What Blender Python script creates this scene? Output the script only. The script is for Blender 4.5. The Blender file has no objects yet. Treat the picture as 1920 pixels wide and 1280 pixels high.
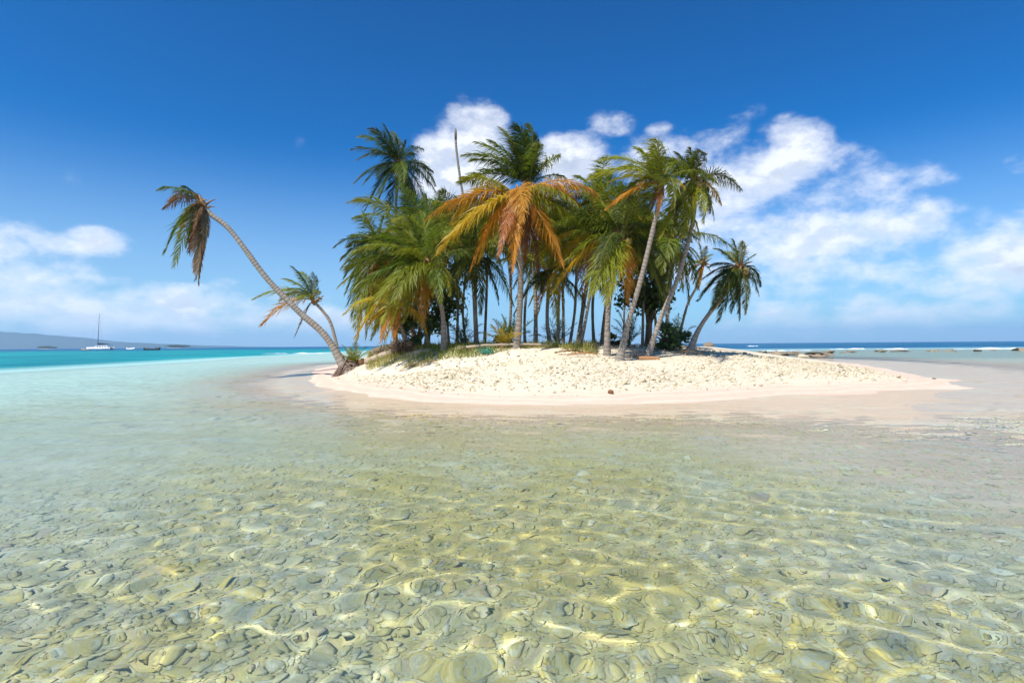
import bpy, math, random
import numpy as np
from mathutils import Matrix, Vector

# ------------------------------------------------------------------ camera, sky, sun, exposure
F_PX, CAM_H, ROLL = 1067.0, 0.85, 0.0078
PITCH = math.atan(6.5 / F_PX)
SUN_EL, SUN_AZ = math.radians(55), math.radians(-138)     # azimuth measured from +Y towards +X: behind and left of the camera
sc = bpy.context.scene
C = sc.collection
cam_d = bpy.data.cameras.new('camera'); cam = bpy.data.objects.new('camera', cam_d); C.objects.link(cam)
cam_d.lens = 20.0; cam_d.sensor_width = 36.0; cam_d.clip_start = 0.05; cam_d.clip_end = 60000
cam.matrix_world = Matrix.Translation((0, 0, CAM_H)) @ Matrix.Rotation(math.pi / 2 + PITCH, 4, 'X') @ Matrix.Rotation(-ROLL, 4, 'Z')
sc.camera = cam
sc.view_settings.view_transform = 'Standard'; sc.view_settings.look = 'None'
sc.view_settings.exposure = 0.52; sc.view_settings.gamma = 1.0
sc.view_settings.use_curve_mapping = False
sc.cycles.use_denoising = True
sc.cycles.max_bounces = 10; sc.cycles.transparent_max_bounces = 16; sc.cycles.transmission_bounces = 6
sc.cycles.diffuse_bounces = 3; sc.cycles.glossy_bounces = 3; sc.cycles.volume_bounces = 1
sc.cycles.caustics_reflective = False; sc.cycles.caustics_refractive = True
sc.cycles.sample_clamp_indirect = 4.0

def dir_of(px, py):
    """direction of a point of the photograph in the level world frame"""
    dx, dy = px - 960.0, 640.0 - py
    c, s = math.cos(ROLL), math.sin(ROLL)
    return Vector(((dx * c + dy * s) / F_PX, 1.0, (-dx * s + dy * c + 6.5) / F_PX))
def P(px, py, Y):
    d = dir_of(px, py) * Y
    return Vector((d.x, d.y, d.z + CAM_H))

class NB:
    """tiny node-graph builder"""
    def __init__(s, tree):
        s.t = tree; s.n = tree.nodes; s.l = tree.links
    def new(s, kind, **kw):
        n = s.n.new(kind)
        for k, v in kw.items(): setattr(n, k, v)
        return n
    def put(s, sock, v):
        if hasattr(v, 'is_output'): s.l.new(v, sock)
        else: sock.default_value = v
    def math(s, op, a, b=None, c=None, clamp=False):
        n = s.new('ShaderNodeMath', operation=op, use_clamp=clamp)
        for i, v in enumerate((a, b, c)):
            if v is not None: s.put(n.inputs[i], v)
        return n.outputs[0]
    def vmath(s, op, a, b=None):
        n = s.new('ShaderNodeVectorMath', operation=op)
        s.put(n.inputs[0], a)
        if b is not None: s.put(n.inputs[1], b)
        return n.outputs[0]
    def mix(s, f, a, b, blend='MIX'):
        n = s.new('ShaderNodeMix', data_type='RGBA', blend_type=blend)
        s.put(n.inputs[0], f); s.put(n.inputs[6], a); s.put(n.inputs[7], b)
        return n.outputs[2]
    def noise(s, vec, scale, detail=4, rough=0.55, dist=0.0):
        n = s.new('ShaderNodeTexNoise')
        if vec is not None: s.l.new(vec, n.inputs['Vector'])
        n.inputs['Scale'].default_value = scale; n.inputs['Detail'].default_value = detail
        n.inputs['Roughness'].default_value = rough; n.inputs['Distortion'].default_value = dist
        return n.outputs['Fac']
    def ramp(s, f, stops, interp='LINEAR'):
        n = s.new('ShaderNodeValToRGB'); s.l.new(f, n.inputs[0])
        e = n.color_ramp.elements; n.color_ramp.interpolation = interp
        while len(e) < len(stops): e.new(0.5)
        for el, (p, c) in zip(e, stops): el.position = p; el.color = (*c, 1) if len(c) == 3 else c
        return n.outputs[0]
    def smooth(s, v, lo, hi, a=0.0, b=1.0):
        n = s.new('ShaderNodeMapRange', interpolation_type='SMOOTHSTEP')
        s.put(n.inputs[0], v); n.inputs[1].default_value = lo; n.inputs[2].default_value = hi
        n.inputs[3].default_value = a; n.inputs[4].default_value = b
        return n.outputs[0]
    def attr(s, name, out='Fac'):
        n = s.new('ShaderNodeAttribute'); n.attribute_name = name
        return n.outputs[out]

def make_world():
    w = bpy.data.worlds.new('World'); sc.world = w; w.use_nodes = True
    b = NB(w.node_tree); b.n.clear()
    sky = b.new('ShaderNodeTexSky', sky_type='NISHITA')
    sky.sun_disc = False; sky.sun_elevation = SUN_EL; sky.sun_rotation = SUN_AZ
    sky.altitude = 0; sky.air_density = 1.0; sky.dust_density = 0.55; sky.ozone_density = 1.6
    D = b.new('ShaderNodeTexCoord').outputs['Generated']
    skyc = b.mix(1.0, sky.outputs[0], (.33, .79, 1.06, 1), 'MULTIPLY')
    hs = b.new('ShaderNodeHueSaturation'); hs.inputs['Saturation'].default_value = 1.4
    b.l.new(skyc, hs.inputs['Color'])
    gm = b.new('ShaderNodeGamma'); gm.inputs[1].default_value = 1.3; b.l.new(hs.outputs[0], gm.inputs[0])      # as through a polarising filter
    skyc = b.mix(1.0, gm.outputs[0], (.58, .58, .56, 1), 'MULTIPLY')
    sep = b.new('ShaderNodeSeparateXYZ'); b.l.new(D, sep.inputs[0])
    az = b.math('ARCTAN2', sep.outputs[0], sep.outputs[1]); el = b.math('ARCSINE', sep.outputs[2])
    skyc = b.mix(b.smooth(el, .34, .0, 0, .62), skyc, (4.3, 5.7, 7.0, 1))
    blobs = [  # centre and half size of each cloud of the photograph, in its pixels, weight
        (-70, 480, 130, 80, .95), (50, 540, 150, 60, .95), (185, 458, 58, 26, .8), (85, 458, 55, 18, .7), (60, 580, 240, 50, 1.15),
        (180, 535, 70, 24, .6), (300, 580, 140, 40, 1.15), (400, 575, 70, 30, 1.0), (480, 602, 200, 30, 1.0), (560, 560, 60, 20, .45),
        (640, 605, 140, 28, 1.0), (425, 535, 22, 12, .5), (557, 263, 14, 12, .12), (135, 328, 16, 26, .2),
        (872, 290, 84, 84, 1.15), (905, 240, 45, 36, 1.0), (840, 330, 60, 50, .9), (1075, 305, 75, 48, 1.1), (1140, 232, 44, 24, .6),
        (1238, 243, 22, 13, .6), (1395, 210, 34, 14, .35),
        (1300, 300, 130, 50, .9), (1410, 330, 130, 62, .95), (1485, 275, 62, 46, .95), (1590, 360, 140, 38, .85), (1580, 300, 60, 30, .6),
        (1330, 420, 130, 95, .9), (1540, 440, 110, 54, .95), (1690, 430, 110, 56, .95), (1800, 440, 100, 44, .7), (1870, 490, 150, 80, 1.0),
        (1720, 510, 120, 40, .7), (1480, 510, 160, 50, .75), (1940, 560, 160, 40, .6), (1910, 305, 34, 16, .55), (1210, 310, 70, 40, .6),
        (1610, 570, 80, 22, .85), (1470, 588, 100, 24, .9), (1680, 590, 80, 26, .9), (1560, 605, 220, 22, .8), (1820, 585, 140, 24, .8),
        (1350, 590, 90, 20, .5), (1850, 400, 60, 14, .35),
        (-350, 430, 260, 90, .9), (-700, 560, 300, 60, .8), (2250, 470, 260, 80, .9), (2500, 560, 300, 50, .8)]
    total = None
    for px, py, rx, ry, wt in blobs:
        d = dir_of(px, py).normalized()
        a0, e0 = math.atan2(d.x, d.y), math.asin(d.z)
        k = math.sqrt(d.y)  # angular size of a patch of the picture
        ra, re = rx / F_PX * d.y ** 1.5 + .004, ry / F_PX * d.y + .002
        u = b.math('MULTIPLY_ADD', az, 1 / ra, -a0 / ra); v = b.math('MULTIPLY_ADD', el, 1 / re, -e0 / re)
        r2 = b.math('MULTIPLY_ADD', u, u, b.math('MULTIPLY', v, v))
        m = b.math('MULTIPLY_ADD', r2, -wt * .5, wt)
        total = m if total is None else b.math('SMOOTH_MAX', total, m, .25)
    # cloud streets all round, low over the horizon, behind the camera too
    behind = b.math('MULTIPLY', b.smooth(sep.outputs[1], .35, -.1), b.smooth(el, .45, .05, 0, .75))
    mask = b.math('MAXIMUM', b.math('MAXIMUM', total, behind), 0.0)
    mp = b.new('ShaderNodeMapping'); b.l.new(D, mp.inputs[0]); mp.inputs['Scale'].default_value = (1, 1, 1.7)
    mp2 = b.new('ShaderNodeMapping'); b.l.new(D, mp2.inputs[0]); mp2.inputs['Scale'].default_value = (1, 1, 1.7)
    mp2.inputs['Location'].default_value = (-.010, -.004, .030)
    n1 = b.noise(mp.outputs[0], 11.0, 9, .60, .05)
    n2 = b.noise(mp2.outputs[0], 11.0, 7, .58, .05)
    dens0 = b.math('MULTIPLY_ADD', n1, 3.0, b.math('MULTIPLY_ADD', mask, 1.15, -1.90))
    dens = b.math('MULTIPLY', b.smooth(dens0, -.12, 1.05), b.smooth(mask, .02, .35))
    lit = b.smooth(b.math('SUBTRACT', n1, n2), -.07, .09)
    thick = b.smooth(dens0, .3, 1.3)
    shade = b.mix(b.math('MULTIPLY', thick, b.math('SUBTRACT', 1.0, lit)), (7.9, 8.1, 8.5, 1), (4.2, 4.8, 5.8, 1))
    low = b.smooth(el, .12, .0)
    shade = b.mix(b.math('MULTIPLY', low, .55), shade, (5.6, 6.6, 7.6, 1))
    dens = b.math('MULTIPLY', dens, .90)
    dens = b.math('MULTIPLY', dens, b.smooth(el, .0, .05, .55, 1.0))
    col = b.mix(dens, skyc, shade)
    bg = b.new('ShaderNodeBackground'); b.l.new(col, bg.inputs[0]); bg.inputs[1].default_value = 0.1
    out = b.new('ShaderNodeOutputWorld'); b.l.new(bg.outputs[0], out.inputs[0])
    w.cycles.sampling_method = 'MANUAL'; w.cycles.sample_map_resolution = 512
make_world()

sun_d = bpy.data.lights.new('sun', 'SUN'); sun_d.energy = 4.2; sun_d.angle = math.radians(0.5); sun_d.color = (1.0, .955, .88)
sun = bpy.data.objects.new('sun', sun_d); C.objects.link(sun)
SUNV = Vector((math.sin(SUN_AZ) * math.cos(SUN_EL), math.cos(SUN_AZ) * math.cos(SUN_EL), math.sin(SUN_EL)))
sun.rotation_euler = SUNV.to_track_quat('Z', 'Y').to_euler()
sun_d.cycles.is_caustics_light = True

# ------------------------------------------------------------------ mesh helpers
rng = np.random.default_rng(7)
random.seed(7)

def mesh_np(name, V, quads=None, tris=None, smooth=True, attrs=None):
    me = bpy.data.meshes.new(name)
    V = np.asarray(V, dtype=np.float32)
    parts, starts, off = [], [], 0
    for A, k in ((quads, 4), (tris, 3)):
        if A is not None and len(A):
            A = np.asarray(A, dtype=np.int32); parts.append(A.ravel())
            starts.append(off + np.arange(len(A)) * k); off += len(A) * k
    loops = np.concatenate(parts); starts = np.concatenate(starts).astype(np.int32)
    me.vertices.add(len(V)); me.vertices.foreach_set('co', V.ravel())
    me.loops.add(len(loops)); me.loops.foreach_set('vertex_index', loops)
    me.polygons.add(len(starts)); me.polygons.foreach_set('loop_start', starts)
    me.polygons.foreach_set('use_smooth', np.full(len(starts), smooth))
    me.update(calc_edges=True)
    for k, a in (attrs or {}).items():
        at = me.attributes.new(k, 'FLOAT', 'POINT'); at.data.foreach_set('value', np.asarray(a, dtype=np.float32))
    return me

def link(name, me, mat=None, parent=None, **props):
    o = bpy.data.objects.new(name, me); C.objects.link(o)
    if mat is not None and not me.materials: me.materials.append(mat)
    if parent is not None: o.parent = parent
    for k, v in props.items(): o[k] = v
    return o
def thing(name, label, cat, loc=(0, 0, 0), group=None):
    o = bpy.data.objects.new(name, None); C.objects.link(o); o.location = loc
    o.empty_display_size = .2
    o['label'] = label; o['category'] = cat
    if group: o['group'] = group
    return o
def tag(o, label, cat, group=None):
    o['label'] = label; o['category'] = cat
    if group: o['group'] = group
    return o

class Acc:
    """collects pieces of one mesh"""
    def __init__(s): s.V = []; s.Q = []; s.T = []; s.A = []; s.n = 0
    def add(s, V, Q=None, T=None, a=0.0):
        V = np.asarray(V, float)
        if Q is not None and len(Q): s.Q.append(np.asarray(Q) + s.n)
        if T is not None and len(T): s.T.append(np.asarray(T) + s.n)
        s.V.append(V); s.A.append(np.broadcast_to(np.asarray(a, float), (len(V),))); s.n += len(V)
    def mesh(s, name, smooth=True, attr='t'):
        return mesh_np(name, np.concatenate(s.V), np.concatenate(s.Q) if s.Q else None, np.concatenate(s.T) if s.T else None,
                       smooth, {attr: np.concatenate(s.A)})
    def tube(s, pts, radii, sides=8, cap=True, a=None, jitter=0.0):
        pts = np.asarray(pts, float); n = len(pts); radii = np.broadcast_to(np.asarray(radii, float), (n,))
        tan = np.gradient(pts, axis=0); tan /= np.linalg.norm(tan, axis=1)[:, None] + 1e-9
        ref = np.array((0, 1., 0)) if abs(tan[:, 1]).max() < .9 else np.array((1., 0, .2))
        s1 = np.cross(tan, ref); s1 /= np.linalg.norm(s1, axis=1)[:, None] + 1e-9
        s2 = np.cross(tan, s1)
        th = np.arange(sides) / sides * 2 * math.pi
        r = radii[:, None] * (1 + (rng.normal(0, jitter, (n, sides)) if jitter else 0))
        V = pts[:, None, :] + r[..., None] * (np.cos(th)[None, :, None] * s1[:, None, :] + np.sin(th)[None, :, None] * s2[:, None, :])
        i = np.arange(n - 1)[:, None] * sides; j = np.arange(sides)[None, :]; k = (j + 1) % sides
        Q = np.stack([i + j, i + k, i + sides + k, i + sides + j], -1).reshape(-1, 4)
        V = V.reshape(-1, 3); T = []
        av = np.repeat(np.linspace(0, 1, n) if a is None else np.broadcast_to(a, (n,)), sides)
        if cap:
            V = np.vstack([V, pts[:1], pts[-1:]]); av = np.append(av, [av[0], av[-1]])
            for q in range(sides):
                T.append((n * sides, (q + 1) % sides, q)); T.append((n * sides + 1, (n - 1) * sides + q, (n - 1) * sides + (q + 1) % sides))
        s.add(V, Q, T, av)
    def box(s, lo, hi, a=0.0):
        x0, y0, z0 = lo; x1, y1, z1 = hi
        V = [(x0, y0, z0), (x1, y0, z0), (x1, y1, z0), (x0, y1, z0), (x0, y0, z1), (x1, y0, z1), (x1, y1, z1), (x0, y1, z1)]
        s.add(V, [(3, 2, 1, 0), (4, 5, 6, 7), (0, 1, 5, 4), (1, 2, 6, 5), (2, 3, 7, 6), (3, 0, 4, 7)], None, a)

def ico(sub):
    t = (1 + 5 ** .5) / 2
    V = [(-1, t, 0), (1, t, 0), (-1, -t, 0), (1, -t, 0), (0, -1, t), (0, 1, t), (0, -1, -t), (0, 1, -t), (t, 0, -1), (t, 0, 1), (-t, 0, -1), (-t, 0, 1)]
    T = [(0, 11, 5), (0, 5, 1), (0, 1, 7), (0, 7, 10), (0, 10, 11), (1, 5, 9), (5, 11, 4), (11, 10, 2), (10, 7, 6), (7, 1, 8),
         (3, 9, 4), (3, 4, 2), (3, 2, 6), (3, 6, 8), (3, 8, 9), (4, 9, 5), (2, 4, 11), (6, 2, 10), (8, 6, 7), (9, 8, 1)]
    V = [np.array(v) / math.sqrt(1 + t * t) for v in V]
    for _ in range(sub):
        mid = {}; T2 = []
        def m(a, b):
            k = (min(a, b), max(a, b))
            if k not in mid:
                v = V[a] + V[b]; V.append(v / np.linalg.norm(v)); mid[k] = len(V) - 1
            return mid[k]
        for a, b, c in T:
            ab, bc, ca = m(a, b), m(b, c), m(c, a); T2 += [(a, ab, ca), (b, bc, ab), (c, ca, bc), (ab, bc, ca)]
        T = T2
    return np.array(V), np.array(T)
ICO = [ico(0), ico(1), ico(2)]
def cobble(sub, r):
    """an angular worn stone: a ball cut by random planes and roughened"""
    V, T = ICO[sub]; V = V.copy()
    for _ in range(9):
        n = r.normal(size=3); n /= np.linalg.norm(n); d = r.uniform(.55, .9)
        k = V @ n; o = k > d
        V[o] -= n * ((k[o] - d) * .92)[:, None]
    V *= 1 + r.normal(0, .05, (len(V), 1))
    V[:, :2] += .18 * np.sin(V[:, 1::-1] * 3.1 + r.uniform(0, 6, 2))
    return V, T

# ------------------------------------------------------------------ the lie of the land
SHORE = np.array([(-5.6, 16.0), (-5.2, 14.3), (-4.4, 12.7), (-3.4, 11.1), (-2.3, 9.6), (-1.2, 8.6), (0, 7.9), (1.5, 7.9), (2.7, 8.4), (3.9, 9.1),
                  (5.9, 9.8), (7.5, 10.3), (8.6, 10.8), (8.9, 11.4), (9.4, 12.6), (10.6, 15.3), (13.4, 22.4), (14.6, 30), (11, 37), (3, 40), (-4, 36), (-8.4, 28),
                  (-7.4, 21.5), (-6.4, 18.4)])
def sdist(x, y):
    x = np.asarray(x, float); y = np.asarray(y, float)
    best = np.full(x.shape, 1e18); inside = np.zeros(x.shape, bool)
    for (ax, ay), (bx, by) in zip(SHORE, np.roll(SHORE, -1, 0)):
        ex, ey = bx - ax, by - ay
        t = np.clip(((x - ax) * ex + (y - ay) * ey) / (ex * ex + ey * ey), 0, 1)
        best = np.minimum(best, (x - ax - t * ex) ** 2 + (y - ay - t * ey) ** 2)
        c = ((ay > y) != (by > y)) & (x < (bx - ax) * (y - ay) / (by - ay + 1e-12) + ax)
        inside ^= c
    return np.where(inside, 1, -1) * np.sqrt(best)
def sstep(v, a, b):
    t = np.clip((v - a) / (b - a), 0, 1); return t * t * (3 - 2 * t)
def wob(x, y, s, seed):
    r = np.random.default_rng(seed); o = 0
    for i in range(6):
        a = r.uniform(0, 6.28); k = s * r.uniform(.6, 1.9); o = o + np.sin(k * (np.cos(a) * x + np.sin(a) * y) + r.uniform(0, 6.28))
    return o / 6
def height(x, y):
    x = np.asarray(x, float); y = np.asarray(y, float)
    d = sdist(x, y) + .20 * wob(x, y, 1.3, 3) + .10 * wob(x, y, 4.0, 4)
    up = np.interp(d, [0, .5, 1.2, 2.5, 4, 5.0, 6.0, 9], [0, .05, .15, .33, .55, .68, .74, .77])
    e = np.sqrt(((x - .4) / 4.3) ** 2 + ((y - 17.6) / 4.5) ** 2)          # the wooded hump of the island
    up = np.maximum(up, .77 * (1 - sstep(e, .92, 1.42)) * sstep(d, 0, 1.0))
    up = up + sstep(d, .3, 2) * .03 * wob(x, y, 2.2, 5)
    shelf = sstep(x, 1.0, 5.0)                              # the pale submerged sand flat off the spit
    o = np.clip(-d, 0, None)
    near = np.interp(o, [0, 1, 2, 4, 7, 12], [0, .05, .12, .20, .27, .34])
    flat = np.interp(o, [0, 2, 4, 6, 8, 12], [0, .02, .06, .16, .26, .34])
    dep = near * (1 - shelf) + flat * shelf
    edge = -14 - .10 * np.clip(y - 15, 0, 200) + 1.2 * wob(x, y, .25, 9)       # where the lagoon drops off to the left
    dep = dep + 4.5 * sstep(edge - x, 0, 14) + 10 * sstep(edge - x, 14, 120)
    dep = dep + 14 * sstep(y, 95, 190)
    dep = dep + (.025 * wob(x, y, 3.5, 11) + .02 * wob(x, y, 8, 12)) * sstep(o, .5, 3)
    return np.where(d > 0, up, -dep)
def hz(x, y): return float(height(np.array([x]), np.array([y]))[0])

def graded(fine, span, grow, far):
    v = [0.0]; d = fine
    while v[-1] < far:
        if v[-1] > span: d *= grow
        v.append(v[-1] + d)
    return np.array(v)
def grid(xs, ys):
    X, Y = np.meshgrid(xs, ys)
    nx, ny = len(xs), len(ys)
    i = np.arange(ny - 1)[:, None] * nx; j = np.arange(nx - 1)[None, :]
    Q = np.stack([i + j, i + j + 1, i + nx + j + 1, i + nx + j], -1).reshape(-1, 4)
    return X.ravel(), Y.ravel(), Q

# ------------------------------------------------------------------ materials
def mat(name):
    m = bpy.data.materials.new(name); m.use_nodes = True
    b = NB(m.node_tree); b.n.clear()
    out = b.new('ShaderNodeOutputMaterial')
    return m, b, out
def principled(b, out, col, rough=.7, spec=.3, bump=None, bump_d=.02, bump_s=.6, **kw):
    p = b.new('ShaderNodeBsdfPrincipled')
    b.put(p.inputs['Base Color'], col); b.put(p.inputs['Roughness'], rough); p.inputs['Specular IOR Level'].default_value = spec
    for k, v in kw.items(): b.put(p.inputs[k], v)
    if bump is not None:
        bn = b.new('ShaderNodeBump'); bn.inputs['Distance'].default_value = bump_d; bn.inputs['Strength'].default_value = bump_s
        b.l.new(bump, bn.inputs['Height']); b.l.new(bn.outputs[0], p.inputs['Normal'])
    b.l.new(p.outputs[0], out.inputs[0])
    return p
def plain(name, col, rough=.6, var=.25, scale=8, spec=.3, bump=True):
    m, b, out = mat(name)
    tc = b.new('ShaderNodeTexCoord').outputs['Object']
    n = b.noise(tc, scale, 6, .6)
    c = b.mix(n, tuple(v * (1 - var) for v in col) + (1,), tuple(min(1, v * (1 + var)) for v in col) + (1,))
    principled(b, out, c, rough, spec, n if bump else None, .02)
    return m

def ground_material():
    m, b, out = mat('coral_sand')
    pos = b.new('ShaderNodeNewGeometry').outputs['Position']
    sep = b.new('ShaderNodeSeparateXYZ'); b.l.new(pos, sep.inputs[0]); z = sep.outputs[2]
    big = b.noise(pos, .7, 5, .6); mid = b.noise(pos, 5, 6, .65); fine = b.noise(pos, 60, 5, .7)
    dry = b.mix(mid, (.62, .50, .34, 1), (.80, .71, .55, 1))
    dry = b.mix(b.smooth(fine, .55, .75, 0, .45), dry, (.50, .41, .28, 1))
    wet = b.mix(mid, (.72, .455, .33, 1), (.81, .60, .46, 1))
    sw = b.math('SINE', b.math('MULTIPLY_ADD', z, 160.0, b.math('MULTIPLY', big, 14.0)))
    wet = b.mix(b.smooth(sw, .2, 1.0, 0, .4), wet, (.80, .66, .52, 1))
    wet = b.mix(b.smooth(fine, .58, .72, 0, .4), wet, (.45, .33, .22, 1))
    zz = b.math('MULTIPLY_ADD', big, .08, b.math('ADD', z, -.04))
    c = b.mix(b.smooth(zz, .06, .14), wet, dry)
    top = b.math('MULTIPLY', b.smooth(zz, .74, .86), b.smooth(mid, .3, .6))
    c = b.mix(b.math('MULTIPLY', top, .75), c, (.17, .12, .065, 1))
    bed = b.mix(b.smooth(mid, .35, .7), (.60, .52, .34, 1), (.84, .79, .66, 1))
    bed = b.mix(b.math('MULTIPLY', b.smooth(big, .36, .56, .15, .85), b.smooth(b.math('ABSOLUTE', sep.outputs[0]), 3.2, .8, .25, 1.0)), bed, (.70, .54, .16, 1))
    vo = b.new('ShaderNodeTexVoronoi'); vo.inputs['Scale'].default_value = 55; b.l.new(pos, vo.inputs['Vector'])
    bed = b.mix(.45, bed, b.mix(1.0, bed, b.mix(.75, vo.outputs['Color'], (1, .95, .85, 1), 'SCREEN'), 'MULTIPLY'))
    bed = b.mix(b.smooth(fine, .50, .68, 0, .5), bed, (.40, .34, .20, 1))
    sepx = sep.outputs[0]
    lag = b.math('MULTIPLY', b.smooth(sep.outputs[1], 7, 11), b.smooth(sepx, -2.5, -5))
    bed = b.mix(b.math('MULTIPLY', lag, .8), bed, (.78, .77, .66, 1))
    flat = b.smooth(sepx, 1.0, 4.0)
    zb = b.math('MULTIPLY_ADD', flat, .17, b.math('MULTIPLY_ADD', big, .06, b.math('ADD', z, -.03)))
    c = b.mix(b.smooth(zb, -.06, -.20), c, bed)
    reef = b.math('MULTIPLY', b.smooth(sep.outputs[1], 24, 32), b.smooth(sepx, -4, 6))
    c = b.mix(b.math('MULTIPLY', reef, b.smooth(z, .05, -.1)), c, b.mix(mid, (.22, .20, .19, 1), (.42, .38, .34, 1)))
    h = b.math('ADD', b.math('MULTIPLY', mid, .5), b.math('MULTIPLY', fine, .35))
    principled(b, out, c, .85, .2, h, .03, .5)
    return m
def stone_material(name, stops, mottled=(.30, .25, .06), amount=.6, rough=.75):
    m, b, out = mat(name)
    geo = b.new('ShaderNodeNewGeometry'); pos = geo.outputs['Position']
    oi = b.new('ShaderNodeObjectInfo')
    tint = b.math('FRACT', b.math('ADD', b.attr('t'), oi.outputs['Random']))
    c = b.ramp(tint, stops)
    n = b.noise(pos, 30, 8, .7, .4); g = b.noise(pos, .55, 3, .6); s = b.noise(pos, 130, 5, .7)
    sx_ = b.new('ShaderNodeSeparateXYZ'); b.l.new(pos, sx_.inputs[0])
    alg = b.math('MULTIPLY', b.math('MULTIPLY', b.smooth(n, .36, .56), b.smooth(g, .34, .56, .25, 1.0)), b.smooth(b.math('ABSOLUTE', sx_.outputs[0]), 4.0, 1.2, .35, 1.0))
    c = b.mix(b.math('MULTIPLY', alg, amount), c, (*mottled, 1))
    c = b.mix(b.smooth(s, .50, .70, 0, .6), c, (.86, .80, .62, 1))
    principled(b, out, c, rough, .25, b.math('ADD', n, b.math('MULTIPLY', s, .5)), .008, .7)
    return m
M = {}
M['ground'] = ground_material()
M['bedstone'] = stone_material('seabed_stone', [(0, (.80, .75, .60)), (.2, (.72, .60, .28)), (.4, (.84, .81, .72)), (.55, (.68, .60, .42)), (.7, (.74, .70, .58)), (.82, (.76, .66, .34)), (.9, (.54, .47, .36)), (.96, (.62, .44, .36)), (1, (.80, .75, .6))], (.74, .54, .08), .85)
M['beachstone'] = stone_material('coral_rubble', [(0, (.64, .54, .36)), (.3, (.76, .68, .51)), (.6, (.56, .46, .29)), (.8, (.70, .60, .42)), (.92, (.30, .24, .15)), (1, (.6, .5, .35))], (.46, .37, .2), .45, .85)
M['reefrock'] = stone_material('reef_rock', [(0, (.20, .15, .11)), (.4, (.30, .22, .13)), (.7, (.14, .11, .09)), (1, (.26, .2, .14))], (.30, .2, .08), .5)

def water_material():
    m, b, out = mat('sea_water')
    pos = b.new('ShaderNodeNewGeometry').outputs['Position']
    mp = b.new('ShaderNodeMapping'); b.l.new(pos, mp.inputs[0]); mp.inputs['Scale'].default_value = (.7, 1.25, 1); mp.inputs['Rotation'].default_value = (0, 0, .25)
    h = b.math('ADD', b.noise(mp.outputs[0], 3.2, 5, .62), b.math('MULTIPLY', b.noise(mp.outputs[0], .6, 4, .6), 2.6))
    bp = b.new('ShaderNodeBump'); bp.inputs['Distance'].default_value = .16
    b.l.new(b.attr('rough_water'), bp.inputs['Strength']); b.l.new(h, bp.inputs['Height'])
    rf = b.new('ShaderNodeBsdfRefraction'); rf.inputs['Color'].default_value = (.93, 1.0, .95, 1); rf.inputs['Roughness'].default_value = 0; rf.inputs['IOR'].default_value = 1.33
    gl = b.new('ShaderNodeBsdfGlossy'); gl.inputs['Roughness'].default_value = 0.02
    fr = b.new('ShaderNodeFresnel'); fr.inputs['IOR'].default_value = 1.33
    for q in (rf, gl, fr): b.l.new(bp.outputs[0], q.inputs['Normal'])
    g = b.new('ShaderNodeMixShader'); b.l.new(b.math('MULTIPLY', fr.outputs[0], .60), g.inputs[0]); b.l.new(rf.outputs[0], g.inputs[1]); b.l.new(gl.outputs[0], g.inputs[2])
    th = b.new('ShaderNodeMixShader'); tp = b.new('ShaderNodeBsdfTransparent'); tp.inputs[0].default_value = (.90, .97, .93, 1)   # a film too thin to bend light
    g2 = b.new('ShaderNodeMixShader'); b.l.new(b.math('MULTIPLY', fr.outputs[0], .60), g2.inputs[0]); b.l.new(tp.outputs[0], g2.inputs[1]); b.l.new(gl.outputs[0], g2.inputs[2])
    rip = b.new('ShaderNodeMapping'); b.l.new(pos, rip.inputs[0]); rip.inputs['Scale'].default_value = (.8, 2.2, 1)
    edge = b.math('MULTIPLY_ADD', b.noise(rip.outputs[0], 2.4, 6, .62), .30, b.math('MULTIPLY', b.attr('depth'), -1.0))
    b.l.new(b.math('GREATER_THAN', edge, .085), th.inputs[0]); b.l.new(g.outputs[0], th.inputs[1]); b.l.new(g2.outputs[0], th.inputs[2]); g = th
    df = b.new('ShaderNodeBsdfDiffuse'); gd = b.new('ShaderNodeBsdfGlossy'); gd.inputs['Roughness'].default_value = .15
    for q in (df, gd): b.l.new(bp.outputs[0], q.inputs['Normal'])
    d = b.new('ShaderNodeMixShader'); b.l.new(b.math('MULTIPLY', fr.outputs[0], .38), d.inputs[0]); b.l.new(df.outputs[0], d.inputs[1]); b.l.new(gd.outputs[0], d.inputs[2])
    patch = b.noise(pos, .07, 4, .6)
    tq = b.mix(b.smooth(patch, .35, .65), (.0, .20, .25, 1), (.01, .36, .36, 1))
    tq = b.mix(b.attr('milky'), tq, (.52, .78, .70, 1))
    c = b.mix(b.attr('offshore'), tq, b.mix(b.smooth(patch, .4, .6), (.0, .09, .21, 1), (.0, .13, .27, 1)))
    b.l.new(c, df.inputs['Color'])
    mx = b.new('ShaderNodeMixShader'); b.l.new(b.attr('body'), mx.inputs[0]); b.l.new(g.outputs[0], mx.inputs[1]); b.l.new(d.outputs[0], mx.inputs[2])
    b.l.new(mx.outputs[0], out.inputs[0])
    return m
M['water'] = water_material()

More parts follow.
